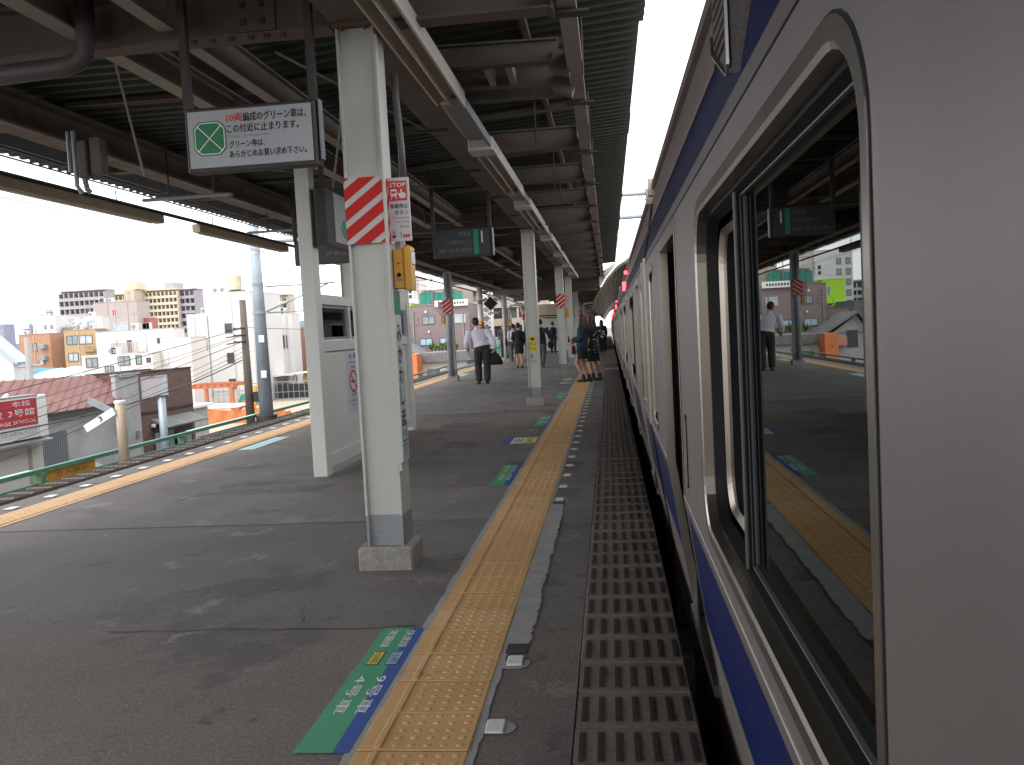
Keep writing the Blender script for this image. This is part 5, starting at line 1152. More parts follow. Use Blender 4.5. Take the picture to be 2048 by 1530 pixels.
# tarpaulins
for x0, x1, mm, lb in ((-37.5,-33.5,TARP,'pale blue tarpaulin spread behind the rust-red roof'),(-40.5,-37.2,TARPD,'teal tarpaulin left of the pale blue one')):
    m = MB(); n = 10; v = []
    for j in range(5):
        for i in range(n): v.append((x0+(x1-x0)*i/(n-1), 52+j*.9, -.15+.16*j+rb.uniform(-.08,.1)))
    m.add(v, [(j*n+i,j*n+i+1,(j+1)*n+i+1,(j+1)*n+i) for j in range(4) for i in range(n-1)]); m.box(x0,x1,51.9,52,-2.4,-.25); single('tarpaulin', m, mm, lb, 'tarpaulin')
t = E('lamp_pole', (-28,40,GZ), 'grey concrete street pole before the orange house', 'utility pole', None); t.location = (-27.6,39,GZ)
MB().tube([(-27.6,39,GZ),(-27.6,39,2.3)],.2,10,0,.13).build('pole', mat('pole_grey', (.42,.41,.39), (.36,.35,.33), 2), t); MB().box(-28.4,-26.6,38.9,39.1,.18,.30).tube([(-28.2,39,.9),(-26.9,39,.95)],.05,6).build('cross_arm', GREYP, t)
# rooftop and wall clutter
def clutter(t, x0, x1, y, z, seed):
    r = random.Random(seed)
    for k in range(r.choice((1, 2))):
        x = x0+(x1-x0)*r.uniform(.15,.85); h = r.uniform(.7,1.3); m = MB().tube([(x,y+.4,z),(x,y+.4,z+h)],.018,5)
        for q in range(4): m.tube([(x-.28+.04*q,y+.4,z+h-.08*q),(x+.28-.04*q,y+.4,z+h-.08*q)],.009,4)
        m.tube([(x,y+.1,z+h-.1),(x,y+.75,z+h-.1)],.010,4); m.build('aerial', GREYP, t)
    for k in range(r.choice((1, 2, 3))):
        x = x0+(x1-x0)*r.uniform(.08,.75); b = MB().bbox(x,x+.5,y+.3,y+.6,z,z+.42,.02).build('air_conditioner', FRAMEL, t)
        n = 10; MB().add([(x+.17+.14*cos(2*pi*j/n),y+.295,z+.21+.14*sin(2*pi*j/n)) for j in range(n)],[tuple(range(n))]).build('fan_grille', PGRY, b)
    x = x0+(x1-x0)*r.uniform(.3,.7); MB().tube([(x,y-.03,GZ),(x,y-.03,z-.1)],.028,5).build('drain_pipe', FRAMEL, t)
TOPS = [o for o in COL.objects if o.parent is None and o.get('category') == 'building']
for i, o in enumerate(TOPS):
    wl = [c for c in o.children if c.name.startswith('wall')]
    if not wl or o.name.startswith(('far_', 'school', 'plaster', 'garage', 'brick')): continue
    vs_ = [v.co for v in wl[0].data.vertices]; L_ = o.location
    x0_, x1_ = L_.x+min(v.x for v in vs_), L_.x+max(v.x for v in vs_); y_, z_ = L_.y+min(v.y for v in vs_), L_.z+max(v.z for v in vs_)
    if y_ < 130 and not (o.name.startswith('white_house')): clutter(o, x0_, x1_, y_, z_, 50+i)
# ---- playground by the white building
structure(MB().quad((-27,36,-2.38),(-13,36,-2.38),(-13,54.5,-2.38),(-27,54.5,-2.38)).build('playground', SAND))
t = E('pergola', (-20.3,45,GZ), 'orange-brown timber pergola at the playground', 'pergola')
m = MB()
for x in (-22.7,-20.3):
    for y in (45,47): m.box(x-.09,x+.09,y-.09,y+.09,GZ,-.85)
m.build('post', mat('pergola_orange', (.50,.17,.08), (.42,.14,.06), 2), t)
for y in (45,47): MB().box(-22.95,-20.0,y-.08,y+.08,-.85,-.69).build('beam', MATS['pergola_orange'], t)
for k in range(8): MB().box(-22.8+.38*k,-22.72+.38*k,44.7,47.3,-.69,-.62).build('slat', MATS['pergola_orange'], t)
t = E('play_slide', (-18.9,44,GZ), 'orange playground slide with a yellow ladder top', 'slide')
MB().prism([(-20.1,-2.34),(-20.1,-2.2),(-18.75,-1.25),(-18.55,-1.25),(-18.55,-1.37),(-18.7,-1.37),(-19.95,-2.34)],43.7,44.3,'y').build('chute', PORG, t)
m = MB()
for y in (43.65,44.35): m.bar((-18.55,y,GZ),(-18.4,y,-.78),.08,.08).bar((-18.05,y,GZ),(-18.2,y,-.78),.08,.08)
m.build('ladder_frame', YBOX, t)
for k in range(4): MB().box(-18.5,-18.1,43.7,44.3,GZ+.3+.3*k,GZ+.36+.3*k).build('ladder_rung', YBOX, t)
for y in (43.66,44.3): MB().bbox(-18.62,-18.05,y,y+.05,-1.25,-.78,.04).build('side_board', YBOX, t)
m = MB(); n = 13
for k in range(n):
    x = -20.4+.36*k; m.add([(x,40.6,-2.38),(x+.36,40.6,-2.38),(x+.36,40.6+.06*(-1)**k,-1.72+.05*sin(k)),(x,40.6-.06*(-1)**k,-1.72+.05*sin(k-1))],[(0,1,2,3)])
m.box(-20.4,-15.8,40.62,41.6,-2.38,-1.95); single('site_barrier', m, PORG, 'bright orange site barrier sheet heaped behind the railing', 'barrier')
t = E('white_canopy_tent', (-19.8,42,GZ), 'low white flat-topped tent beside the orange barrier', 'tent')
MB().prism([(-21.2,-1.66),(-18.5,-1.66),(-18.7,-1.56),(-21.0,-1.52)],41.2,42.8,'y').build('roof', PWHT, t); m = MB()
for x in (-21.1,-18.6):
    for y in (41.3,42.7): m.tube([(x,y,GZ),(x,y,-1.62)],.03,6)
m.build('leg', GREYP, t)
single('orange_net', MB().box(-15.9,-14.0,44.9,44.95,-2.38,-1.95).box(-15.9,-15.84,44.85,45,-2.38,-1.7).box(-14.1,-14.04,44.85,45,-2.38,-1.7), PORG, 'orange safety net right of the steel pole foot', 'barrier')
t = E('wire_fence', (-23,54,GZ), 'thin grey mesh fence along the foot of the white building', 'fence'); m = MB()
for k in range(24): m.tube([(-27+.36*k,53.8,GZ),(-27+.36*k,53.8,-1.1)],.018,4)
m.build('post', GREYP, t); MB().tube([(-27,53.8,-1.1),(-18.5,53.8,-1.1)],.02,5).tube([(-27,53.8,-1.75),(-18.5,53.8,-1.75)],.014,5).build('rail', GREYP, t)
single('green_netting', MB().loft([((-22.3,52,-2.35),.8,.5),((-22.2,52,-2.0),.75,.4),((-22.0,52,-1.8),.4,.25)],9), BNET, 'heap of green netting under the orange pergola', 'netting')
t = building('garage', 'grey corrugated garage front beside the brick building', -19.6,-16.9,33,35,-1.05,mat('garage_grey', (.45,.43,.40), (.36,.345,.32), 2),parapet=0); MB().box(-19.8,-16.7,32.7,35.2,-1.05,-.95).build('roof', PWHT, t)
for k in range(5): MB().box(-19.5,-17.0,32.96,33,-2.2+.22*k,-2.03+.22*k).build('door_slat', GREYP, t)
t = E('car_shed', (-21.6,60,GZ), 'open shed with a white roof and dark fence right of the white building', 'shed')
MB().prism([(-23.2,-.95),(-20.1,-.70),(-20.1,-.60),(-23.2,-.85)],58,61,'y').build('roof', PWHT, t); m = MB()
for x in (-23.0,-21.6,-20.2): m.box(x-.05,x+.05,58.1,58.2,GZ,-.8)
m.build('post', GREYP, t); MB().box(-22.9,-19.9,57.8,57.9,GZ,-1.45).build('dark_fence', SIGNK, t); MB().bbox(-22.2,-21.9,59,59.4,-1.4,-.95,.03).build('sack', PWHT, t); MB().bbox(-21.4,-21.1,59,59.4,-1.4,-1.0,.03).build('yellow_sack', PYEL, t)
t = building('pink_building', 'pale pink building with wide windows behind the steel pole', -29.3,-26.6,80,86,1.95,mat('render_pink', (.66,.52,.45), (.6,.47,.41), .5),[('f',-28.9,-27.4,.55,1.35,D(split=3,glass=WIN,frame=FRAMEL)),('f',-28.9,-27.4,-.9,-.1,D(split=3,glass=WIN,frame=FRAMEL))])
t = building('red_brown_house', 'narrow red-brown house between the white and pink buildings', -29.4,-28.2,77,79.5,2.55,mat('house_redbrown', (.30,.12,.11), (.24,.10,.09), .8),[('f',-29.2,-28.9,.8,1.4,D(glass=CURT))],parapet=.1)
# ---- buildings straight ahead, across the far track
t = building('maroon_building', 'maroon tiled building with paired blue-curtained windows', -14.2,-9.9,62,72,3.5,BMAR,[('f',-13.26,-12.45,2.2,2.72,D(split=2,glass=WIN,frame=FRAME)),('f',-13.9,-13.64,2.18,2.56,D(glass=BMAR,frame=BMAR)),('f',-13.54,-12.72,.68,1.12,D(split=2,glass=mat('curtain_skyblue', (.42,.60,.68), (.34,.50,.60), 3, .25),frame=FRAME)),('f',-12.08,-11.3,.66,1.1,D(split=2,glass=MATS['curtain_skyblue'],frame=FRAME)),('f',-10.9,-10.2,2.2,2.7,D(split=3,glass=CURT,frame=FRAMEL))],parapet=.2)
MB().tube([(-13.98,61.94,-2),(-13.98,61.94,3.0),(-13.9,61.94,3.1)],.045,6).tube([(-10.35,61.94,-1),(-10.35,61.94,2.9)],.05,6).build('downpipe', GREYP, t)
MB().loft([((-13.0,61.95,3.05),.06,.06),((-13.0,61.8,3.05),.08,.08)],8).loft([((-12.85,61.95,1.62),.05,.05),((-12.85,61.8,1.62),.07,.07)],8).build('wall_lamp', PWHT, t)
t = E('rooftop_banner', (-11.1,61.8,3.5), 'white banner sign along the roof of the maroon building', 'sign')
MB().box(-12.3,-9.9,61.78,61.86,3.36,3.80).build('board', PWHT, t); m = MB()
for k in range(9): m.box(-11.9+.2*k,-11.78+.2*k,61.77,61.78,3.5,3.66)
m.build('print_marks', PTXT, t)
t = building('maroon_annex', 'lower maroon annex with metal stairs left of the maroon building', -15.9,-14.22,63,70,1.75,BMAR,parapet=.15)
m = MB()
for k in range(9): m.box(-15.2+.12*k,-14.6+.12*k,62.6,62.95,.2+.18*k,.24+.18*k)
m.bar((-15.2,62.6,.4),(-14.1,62.6,2.2),.05,.05).bar((-15.2,62.6,.75),(-14.1,62.6,2.55),.04,.04).build('stair', GREYP, t)
t = E('netted_building', (-13.9,76,GZ), 'building under green scaffold netting above the maroon roof', 'building under repair')
MB().box(-15.6,-12.3,73,80,GZ,5.2).build('wall', BTAN, t)
m = MB(); n = 12
for j in range(n):
    x = -15.75+.31*j; v = .08*(-1)**j; m.add([(x,72.6+v,2.6),(x+.31,72.6-v,2.6),(x+.31,72.6-v,5.0+.12*sin(j)),(x,72.6+v,5.0+.12*sin(j-1))],[(0,1,2,3)])
m.build('net', BNET, t); m = MB()
for x in (-15.75,-14.6,-13.4,-12.1): m.tube([(x,72.4,GZ),(x,72.4,6.2)],.04,6)
for z in (2.7,3.9,5.1,6.0): m.tube([(-15.9,72.4,z),(-11.9,72.4,z)],.035,6)
m.build('scaffold_pole', mat('scaffold_rust', (.40,.16,.12), (.3,.2,.17), 3), t)
for x in (-15.0,-13.6): window(t,'f',x,x+.8,3.2,4.1,72.99,glass=WIND)
t = apartments('apartment_block', 'tan tiled apartment block rising behind the maroon building', -15.2,-6.2,86,10,9.2,BTAN,6,7,1.75,'apartment blocks on the skyline',fin=BTAN)
t = building('lime_building', 'lime green painted building beside the maroon building', -18.8,-17.0,75,82,4.2,BLIME,[('f',-17.6,-17.35,3.0,3.6,D(glass=WIN,frame=FRAMEL))],parapet=.15)
MB().box(-19.6,-17.0,74,75.2,GZ,2.2).build('lower_block', BLIME, t); m = MB()
for k in range(7): m.box(-17.5,-16.9,73.4,74,.5+.28*k,.55+.28*k)
m.box(-17.5,-17.45,73.4,73.45,0,2.6).box(-16.95,-16.9,73.4,73.45,0,2.6).build('fire_stair', GREYP, t)
t = building('white_tower', 'tall white block with a vertical sign far behind the lime building', -29.4,-24.8,112,120,9.2,BWHITE,[('f',-29.1+1.1*i,-28.6+1.1*i,2.2+1.3*j,2.9+1.3*j,D(glass=WIN,b=.05)) for i in range(2) for j in range(5)])
MB().box(-25.9,-24.9,111.8,112,4.4,7.8).build('vertical_sign', SIGNW, t); m = MB()
for k in range(4): m.box(-25.55,-25.2,111.75,111.8,4.8+.7*k,5.25+.7*k)
m.build('print_marks', PTXT, t)
t = building('white_building', 'white clinic-like block between the lime building and the vertical sign', -20.4,-18.0,84,90,5.0,BWHITE,[('f',-19.8+.6*i,-19.5+.6*i,3.4,4.2,D(glass=WIN,b=.04)) for i in range(3)])
t = apartments('apartment_block', 'grey-blue gridded apartment block far behind the gabled house', -41.6,-36.5,150,10,6.4,mat('grid_bluegrey', (.22,.27,.32), (.19,.235,.28), .4),4,6,1.2,'apartment blocks on the skyline',fin=BGREY,bal=BGREY)
t = E('gabled_house', (-13.9,58.5,GZ), 'grey-tiled gabled house beside the low grey-roofed building', 'house')
MB().box(-15.6,-13.3,57.4,61,GZ,.15).build('wall', BGREY, t)
def gable(xa, xb, xr, y0, y1, ze, zr):
    MB().prism([(xa,ze),(xr,zr),(xr,zr+.14),(xa-.1,ze+.08)],y0,y1,'y').build('roof', BSLATE, t); MB().prism([(xr,zr),(xb,ze),(xb+.1,ze+.08),(xr,zr+.14)],y0,y1,'y').build('roof', BSLATE, t)
gable(-16.2,-12.2,-14.9,57,61.4,-.28,1.35); MB().prism([(-15.6,.1),(-13.3,.1),(-14.9,1.25)],57.4,61,'y').build('gable', BGREY, t)
window(t,'f',-14.9,-14.3,-.75,.25,57.4,glass=WIND,split=2); MB().bbox(-14.2,-13.4,57.0,57.38,-.62,-.1,.03).build('balcony_box', mat('balcony_salmon', (.56,.27,.20), (.48,.23,.17), 2), t)
single('satellite_dish', MB().loft([((-12.3,57.2,-.25),.05,.05),((-12.25,57.0,-.2),.25,.25),((-12.22,56.95,-.18),.29,.29)],12), GREYP, 'small grey dish beside the eave of the grey-tiled gabled house', 'dish')
t = E('low_house', (-10.2,55,GZ), 'low white-walled building with a long grey roof behind the railing', 'house')
MB().box(-11.9,-8.9,54,57.5,GZ,-.28).build('wall', BWHITE, t); MB().prism([(-12.2,-.30),(-8.6,-.30),(-8.9,.28),(-11.8,.28)],53.7,57.8,'y').build('roof', BSLATE, t); window(t,'f',-11.4,-10.9,-1.4,-.8,54,glass=WIN)
t = building('orange_door_wall', 'bright orange wall panel beside the low white-walled building', -12.4,-11.65,52,53.5,.28,mat('panel_orange', (.66,.20,.075), (.60,.17,.06), 1),parapet=0,cat='wall')
tm = MB(); text(tm,'工',(-12.05,51.98,-.55),*YF,.16,.16,'c'); tm.build('lettering', PTXT, t)
t = building('white_house', 'white house with grey roof seen left of the gabled house', -19.5,-17.6,68,73,1.1,BWHITE,[('f',-19.1,-18.6,.1,.7,D(glass=WIN))],parapet=0); MB().prism([(-19.8,1.0),(-17.3,1.0),(-17.6,2.3),(-19.5,2.3)],67.7,73.3,'y').build('roof', BSLATE, t)
single('white_site_fence', MB().box(-10.9,-10.8,40,60,-2.4,-1.15), BCRM2, 'pale low wall along the far side of the track behind the railing', 'wall')
t = E('green_railing', (-8.9,70,-1), 'pale green railing at the end of the far platform edge', 'railing'); m = MB()
for k in range(22): m.box(-6.35,-6.29,49+.8*k,49.06+.8*k,0,.95)
m.build('post', mat('rail_pale', (.22,.50,.36), (.18,.42,.3), 3), t); MB().box(-6.36,-6.28,49,66,.93,.99).box(-6.35,-6.29,49,66,.45,.5).build('rail', MATS['rail_pale'], t)
# hedge: leaf-sized faces
m = MB(); rl = random.Random(8)
for k in range(900):
    x, y, z = rl.uniform(-12.6,-10.6), rl.gauss(60.4,.3), .42+abs(rl.gauss(0,.16))
    s = rl.uniform(.05,.11); a = Vector((rl.gauss(0,1),rl.gauss(0,1),rl.gauss(0,1))).normalized()*s; b = a.cross(Vector((rl.gauss(0,1),rl.gauss(0,1),rl.gauss(0,1)))).normalized()*s*.7
    p = Vector((x,y,z)); m.add([p-a,p+b,p+a,p-b],[(0,1,2,3)])
t = E('hedge', (-11.6,60.4,GZ), 'low green hedge between the maroon building and the grey roof', 'hedge'); m.build('foliage', LEAF, t)
m = MB()
for k in range(8): m.tube([(-12.4+.25*k,60.4,GZ),(-12.4+.25*k,60.4,.5)],.05,5)
m.build('stem', POLEB, t)
# ================================================================== PEOPLE
SKIN = mat('skin', (.52,.31,.21), (.47,.27,.18), 8, .55)
HAIRK = mat('hair_black', (.012,.010,.010), (.025,.02,.018), 30, .5)
HAIRB = mat('hair_brown', (.065,.030,.020), (.035,.016,.012), 30, .45)
def cloth(name, c, c2=None, sc_=14): return mat(name, c, c2 or tuple(v*.75 for v in c), sc_, .85, bump=.3, bsc=35)
def fuse(mb, voxel, smooth=2):
    me = mb.mesh('shape', SKIN); ob = bpy.data.objects.new('shape', me); COL.objects.link(ob)
    r = ob.modifiers.new('r', 'REMESH'); r.mode = 'VOXEL'; r.voxel_size = voxel; r.use_smooth_shade = True
    if smooth: s_ = ob.modifiers.new('s', 'SMOOTH'); s_.iterations = smooth; s_.factor = .5
    out = bpy.data.meshes.new_from_object(ob.evaluated_get(bpy.context.evaluated_depsgraph_get()))
    bpy.data.objects.remove(ob); bpy.data.meshes.remove(me); return out
def V(*a): return Vector(a)
def limb(m, J, rads, n=10):                             # tapering limb through joints, with a bulge in the middle of each bone
    secs = []
    for i in range(len(J)-1):
        a, b = V(*J[i]), V(*J[i+1]); r0, rm, r1 = rads[i]
        secs += [(a, r0, r0), (a.lerp(b, .4), rm, rm), (a.lerp(b, .97), r1, r1)]
    m.loft(secs, n)
def person(label, loc, rz, H=1.72, woman=False, lean=(0,0), legs=None, arms=None, head_turn=0.0, top=None, bottom=None, hair=None, shoes=None, voxel=.009, extra=None, skirt_z=None, sleeves=True, cat='person'):
    t = E('person', loc, label, cat, 'people on the platform', rz); s = H/1.72; k = .92 if woman else 1.0
    lx, ly = lean
    def sh(z): f = max(0, z-.9); return lx*f, ly*f       # lean grows upward from the hips
    def tp(z, dx=0, dy=0): a, b = sh(z); return (a+dx, b+dy, z)
    legs = legs or {'l': ((-.09,0,.90),(-.10,.02,.49),(-.10,-.02,.09),(-.12,.14)), 'r': ((.09,0,.90),(.10,.02,.49),(.10,-.02,.09),(.12,.14))}
    aw = .18*k
    arms = arms or {'l': ((-aw,0,1.39),(-aw-.05,-.02,1.10),(-aw-.05,.05,.86)), 'r': ((aw,0,1.39),(aw+.05,-.02,1.10),(aw+.05,.05,.86))}
    def A(p): a, b = sh(p[2]); return (p[0]+a, p[1]+b, p[2])
    arms = {q: tuple(A(p) for p in v) for q, v in arms.items()}
    torso = [(tp(.84),.10,.08),(tp(.90),.165,.11),(tp(.97),.17 if woman else .165,.115),(tp(1.08),.128 if woman else .145,.10),(tp(1.22),.158*k,.115),(tp(1.34),.172*k,.108),(tp(1.405),.135*k,.085),(tp(1.44),.07,.062),(tp(1.50,0,.005),.05,.055),(tp(1.53,0,.01),.05,.055)]
    hx, hy = sh(1.6); HR = Matrix.Rotation(head_turn, 3, 'Z'); hc = V(hx, hy, 0)
    def hp(x, y, z): v = HR @ V(x, y, 0); return (hc.x+v.x, hc.y+v.y, z)
    side = tuple(HR @ V(1,0,0))
    b = MB(); b.loft(torso, 14)
    b.loft([(hp(0,.03,1.475),.03,.035),(hp(0,.035,1.50),.052,.062),(hp(0,.02,1.545),.066,.085),(hp(0,.012,1.60),.074,.096),(hp(0,.008,1.65),.073,.093),(hp(0,.002,1.69),.055,.072),(hp(0,0,1.715),.02,.03)], 14, side)
    b.loft([(hp(0,.10,1.605),.009,.008),(hp(0,.118,1.58),.013,.011),(hp(0,.110,1.567),.015,.010),(hp(0,.095,1.565),.012,.01)], 8, side)     # nose
    b.loft([(hp(-.024,.098,1.537),.006,.008),(hp(0,.108,1.537),.009,.010),(hp(.024,.098,1.537),.006,.008)], 8, (0,0,1))                        # mouth
    for e in (-1, 1): b.loft([(hp(e*.070,.0,1.57),.010,.014),(hp(e*.084,-.006,1.60),.010,.022),(hp(e*.078,-.004,1.625),.008,.012)], 8, side)
    for q in 'lr':
        h_, kn, an, toe = legs[q]; limb(b, (h_, kn, an), ((.088*k+.005,.080*k,.056*k),(.055*k,.057*k,.038*k)))
        b.loft([((an[0],an[1]-.05,.045),.03,.035),((an[0],an[1],.05),.038,.045),(((an[0]*.4+toe[0]*.6),(an[1]*.4+toe[1]*.6),.032),.042,.028),((toe[0],toe[1],.02),.03,.016)], 8)
        S, El, W = arms[q]; limb(b, (S, El, W), ((.056*k,.046*k,.040*k),(.041*k,.038*k,.027*k)))
        d = (V(*W)-V(*El)).normalized(); sx = -1 if q == 'l' else 1
        c = d.cross(V(0,1,0)); c = c.normalized() if c.length > .1 else V(1,0,0); nn = d.cross(c)
        P = V(*W); b.loft([(P,.026,.02),(P+d*.04,.036,.017),(P+d*.085,.038,.016)], 8, tuple(c))
        for f, (off, ln) in enumerate(((-.028,.062),(-.009,.074),(.010,.070),(.028,.055))):
            a0 = P+d*.075+c*off; a1 = a0+d*ln*.55+nn*.006; a2 = a0+d*ln+nn*.028; b.tube([a0,a1,a2],.0085,6)
        b.tube([P+d*.025+c*.026*-sx, P+d*.05+c*.052*-sx, P+d*.085+c*.055*-sx+nn*.015],.010,6)
    def add(name, me, m_):
        me.materials.clear(); me.materials.append(m_)
        for p in me.polygons: p.material_index = 0
        me.transform(Matrix.Scale(s, 4)); me.name = name; return link(name, me, t)
    body = add('body', fuse(b, voxel), SKIN)
    ey = MB()
    for e in (-1, 1): ey.loft([(hp(e*.030,.088,1.607),.010,.005),(hp(e*.030,.099,1.607),.008,.004)], 8, side)
    for e in (-1, 1): ey.loft([(hp(e*.032-.018,.094,1.628),.004,.004),(hp(e*.032+.018,.097,1.63),.003,.004)], 6, (0,0,1))
    add('eye', ey.mesh('eye', HAIRK), HAIRK)
    g = .014
    if top:
        m = MB(); z0 = top.get('z', .93); fl = top.get('flare', 0); cut = [x for x in torso if x[0][2] > z0]
        r0 = .168+g+fl; m.loft([(tp(z0), r0, .118+g+fl)]+[(c, rx+g+(fl*.4 if c[2] < 1.15 else 0), ry+g+(fl*.4 if c[2] < 1.15 else 0)) for c, rx, ry in cut if c[2] < 1.475], 14)
        for q in 'lr':
            S, El, W = arms[q]; gs = g+top.get('puff', 0)
            if top.get('short'): limb(m, (S, tuple(V(*S).lerp(V(*El), .75))), ((.060*k+gs,.052*k+gs,.050*k+gs),))
            else: limb(m, (S, El, tuple(V(*El).lerp(V(*W), .93))), ((.056*k+gs,.047*k+gs,.043*k+gs),(.043*k+gs,.042*k+gs,.031*k+gs)))
        add(top['name'], fuse(m, voxel*1.1, 3), top['mat'])
        if top.get('collar'): m = MB(); m.loft([(tp(1.43),.075,.072),(tp(1.485,0,.008),.058,.063)],14); add('collar', m.mesh('collar', top['mat']), top['mat'])
    if bottom:
        m = MB()
        if bottom['kind'] == 'trousers':
            gg = bottom.get('loose', .016)
            m.loft([(tp(.82),.13,.10),(tp(.90),.168+.01,.115+.01),(tp(1.0),.160+.012,.112+.01),(tp(1.03),.150,.108)],14)
            for q in 'lr':
                h_, kn, an, toe = legs[q]; an2 = (an[0],an[1],an[2]-.03); limb(m, (h_, kn, an2), ((.092+gg,.086+gg,.066+gg),(.064+gg,.064+gg,.050+gg)))
            add('trousers', fuse(m, voxel*1.1, 3), bottom['mat']); bl = MB().loft([(tp(1.005),.176,.126),(tp(1.035),.172,.124)],16); add('belt', bl.mesh('belt', HAIRK), HAIRK)
        else:
            zb = bottom['z']; fl = bottom.get('flare', .02); m.loft([(tp(zb),.19+fl,.135+fl),(tp((zb+.9)/2),.188+fl*.5,.135+fl*.5),(tp(.93),.180,.128),(tp(1.05),.14,.112)],18); add(bottom.get('name', 'skirt'), fuse(m, voxel*1.1, 2), bottom['mat'])
    if shoes:
        m = MB()
        for q in 'lr':
            h_, kn, an, toe = legs[q]; zt = shoes.get('z', .09)
            m.loft([((an[0],an[1]-.07,.03),.035,.03),((an[0],an[1]-.03,.05),.046,.05),((an[0]*.5+toe[0]*.5,an[1]*.5+toe[1]*.5,.042),.048,.04),((toe[0],toe[1]+.02,.022),.036,.022)],10)
            if zt > .1: m.loft([((an[0],an[1]-.005,.03),.048,.055),((an[0]*.9+kn[0]*.1,an[1]*.9+kn[1]*.1,zt),.048,.05)],10)
            m.box(an[0]-.035,an[0]+.035,an[1]-.085,an[1]-.02,0,.04)
        add('shoes', fuse(m, voxel, 1), shoes['mat'])
    if hair:
        m = MB(); kd = hair['kind']
        m.loft([(hp(0,-.045,1.535),.05,.04),(hp(0,-.035,1.57),.070,.065),(hp(0,-.018,1.62),.085,.088),(hp(0,-.005,1.66),.085,.098),(hp(0,-.002,1.70),.068,.082),(hp(0,-.005,1.735),.028,.036)], 14, side)
        if kd == 'long':
            m.loft([(hp(0,-.01,1.68),.085,.085),(hp(0,-.045,1.60),.098,.075),(hp(0,-.065,1.50),.105,.07),(hp(0,-.085,1.38),.11,.06),(hp(0,-.095,1.27),.10,.045),(hp(0,-.09,1.19),.05,.03)], 14, side)
            for e in (-1,1): m.loft([(hp(e*.07,.02,1.66),.03,.04),(hp(e*.088,.035,1.55),.025,.05),(hp(e*.095,.05,1.42),.025,.045),(hp(e*.09,.055,1.30),.012,.02)], 10, side)
        if kd == 'bun': m.loft([(hp(0,-.06,1.60),.05,.04),(hp(0,-.11,1.585),.06,.05),(hp(-.02,-.14,1.56),.04,.04)], 10, side)
        if kd == 'bob': m.loft([(hp(0,-.02,1.68),.09,.085),(hp(0,-.04,1.58),.10,.075),(hp(0,-.05,1.49),.09,.06),(hp(0,-.05,1.45),.05,.04)], 12, side)
        add('hair', fuse(m, voxel*1.05, 2), hair['mat'])
    t['_s'] = s
    return t, add, tp
NAVYJ = cloth('jacket_navy', (.020,.040,.085)); BLK = cloth('cloth_black', (.010,.010,.012), (.016,.016,.018)); SHIRT = cloth('shirt_lilac', (.76,.76,.86), (.69,.69,.80), 7); CHAR = cloth('trousers_charcoal', (.030,.028,.030), (.022,.021,.023)); GRYT = cloth('trousers_grey', (.085,.085,.09)); DKJ = cloth('jacket_dark', (.018,.019,.024)); SHOE = mat('shoe_black', (.012,.011,.011), rough=.35); BAGK = cloth('bag_black', (.010,.011,.010)); WSH = cloth('shirt_white', (.66,.68,.76), (.60,.62,.69), 8); NAVY = cloth('pack_navy', (.014,.018,.05))
# man in the white shirt, walking away, looking left
t, add, tp = person('man in a pale shirt and black trousers seen from behind, holding a black bag', (-3.47,23.75,0), .12, 1.80, lean=(-.20,.10), head_turn=.5,
  legs={'l': ((-.09,0,.90),(-.12,.06,.49),(-.12,-.02,.09),(-.18,.14)), 'r': ((.09,-.02,.90),(.09,-.02,.48),(.08,-.10,.09),(.09,.06))},
  arms={'l': ((-.19,0,1.39),(-.31,-.02,1.12),(-.34,.16,.95)), 'r': ((.19,-.02,1.39),(.30,-.10,1.12),(.26,-.06,.88))},
  top=D(name='shirt', mat=SHIRT, z=.98, puff=.012, flare=.015, collar=True), bottom=D(kind='trousers', mat=CHAR, loose=.022), hair=D(kind='short', mat=HAIRK), shoes=D(mat=SHOE), voxel=.008)
t.scale = (1.13, 1.12, 1.0)
m = MB().loft([((-.40,.24,.93),.012,.006),((-.40,.32,.97),.012,.006)],8,(0,0,1)); add('phone', m.mesh('phone', BLACK), BLACK)
tag(link('handbag', MB().loft([((0,0,0),.20,.045),((.0,0,.12),.185,.05),((-.03,0,.26),.13,.04),((-.05,0,.34),.07,.02)],10).tube([(-.12,0,.30),(-.09,0,.42),(0,0,.44),(.03,0,.30)],.008,6).mesh('handbag', BAGK, None, True), None, (-3.12,23.70,.50)), 'black cloth bag held by the man in the pale shirt', 'bag', 'bags carried on the platform')
# woman in the navy jacket, facing left
t, add, tp = person('long-haired woman in navy jacket and black shorts with bare legs, facing left', (-.71,22.4,0), 1.35, 1.72, True, lean=(0,-.05), head_turn=.1,
  legs={'l': ((-.085,0,.90),(-.07,.14,.50),(-.05,-.02,.09),(-.05,.15)), 'r': ((.085,0,.90),(.09,.03,.49),(.10,-.13,.09),(.12,.04))},
  arms={'l': ((-.17,0,1.38),(-.24,-.03,1.12),(-.15,.22,1.08)), 'r': ((.17,0,1.38),(.24,-.05,1.11),(.17,.20,1.04))},
  top=D(name='jacket', mat=NAVYJ, z=.80, puff=.022, flare=.035), bottom=D(kind='skirt', name='shorts', mat=BLK, z=.60, flare=.005), hair=D(kind='long', mat=HAIRB), shoes=D(mat=SHOE, z=.20), voxel=.008)
m = MB().bbox(-.19,-.12,.29,.31,1.04,1.19,.006); add('phone', m.mesh('phone', BLACK), BLACK)
tag(link('handbag', MB().loft([((0,0,0),.05,.09),((0,0,.12),.055,.10),((0,0,.22),.04,.08)],10).tube([(0,-.06,.20),(0,-.03,.44),(0,.05,.44),(0,.06,.20)],.006,6).mesh('handbag', cloth('bag_red', (.12,.012,.018)), None, True), None, (-.93,22.36,.72)), 'small dark red bag hanging before the woman in the navy jacket', 'bag', 'bags carried on the platform')
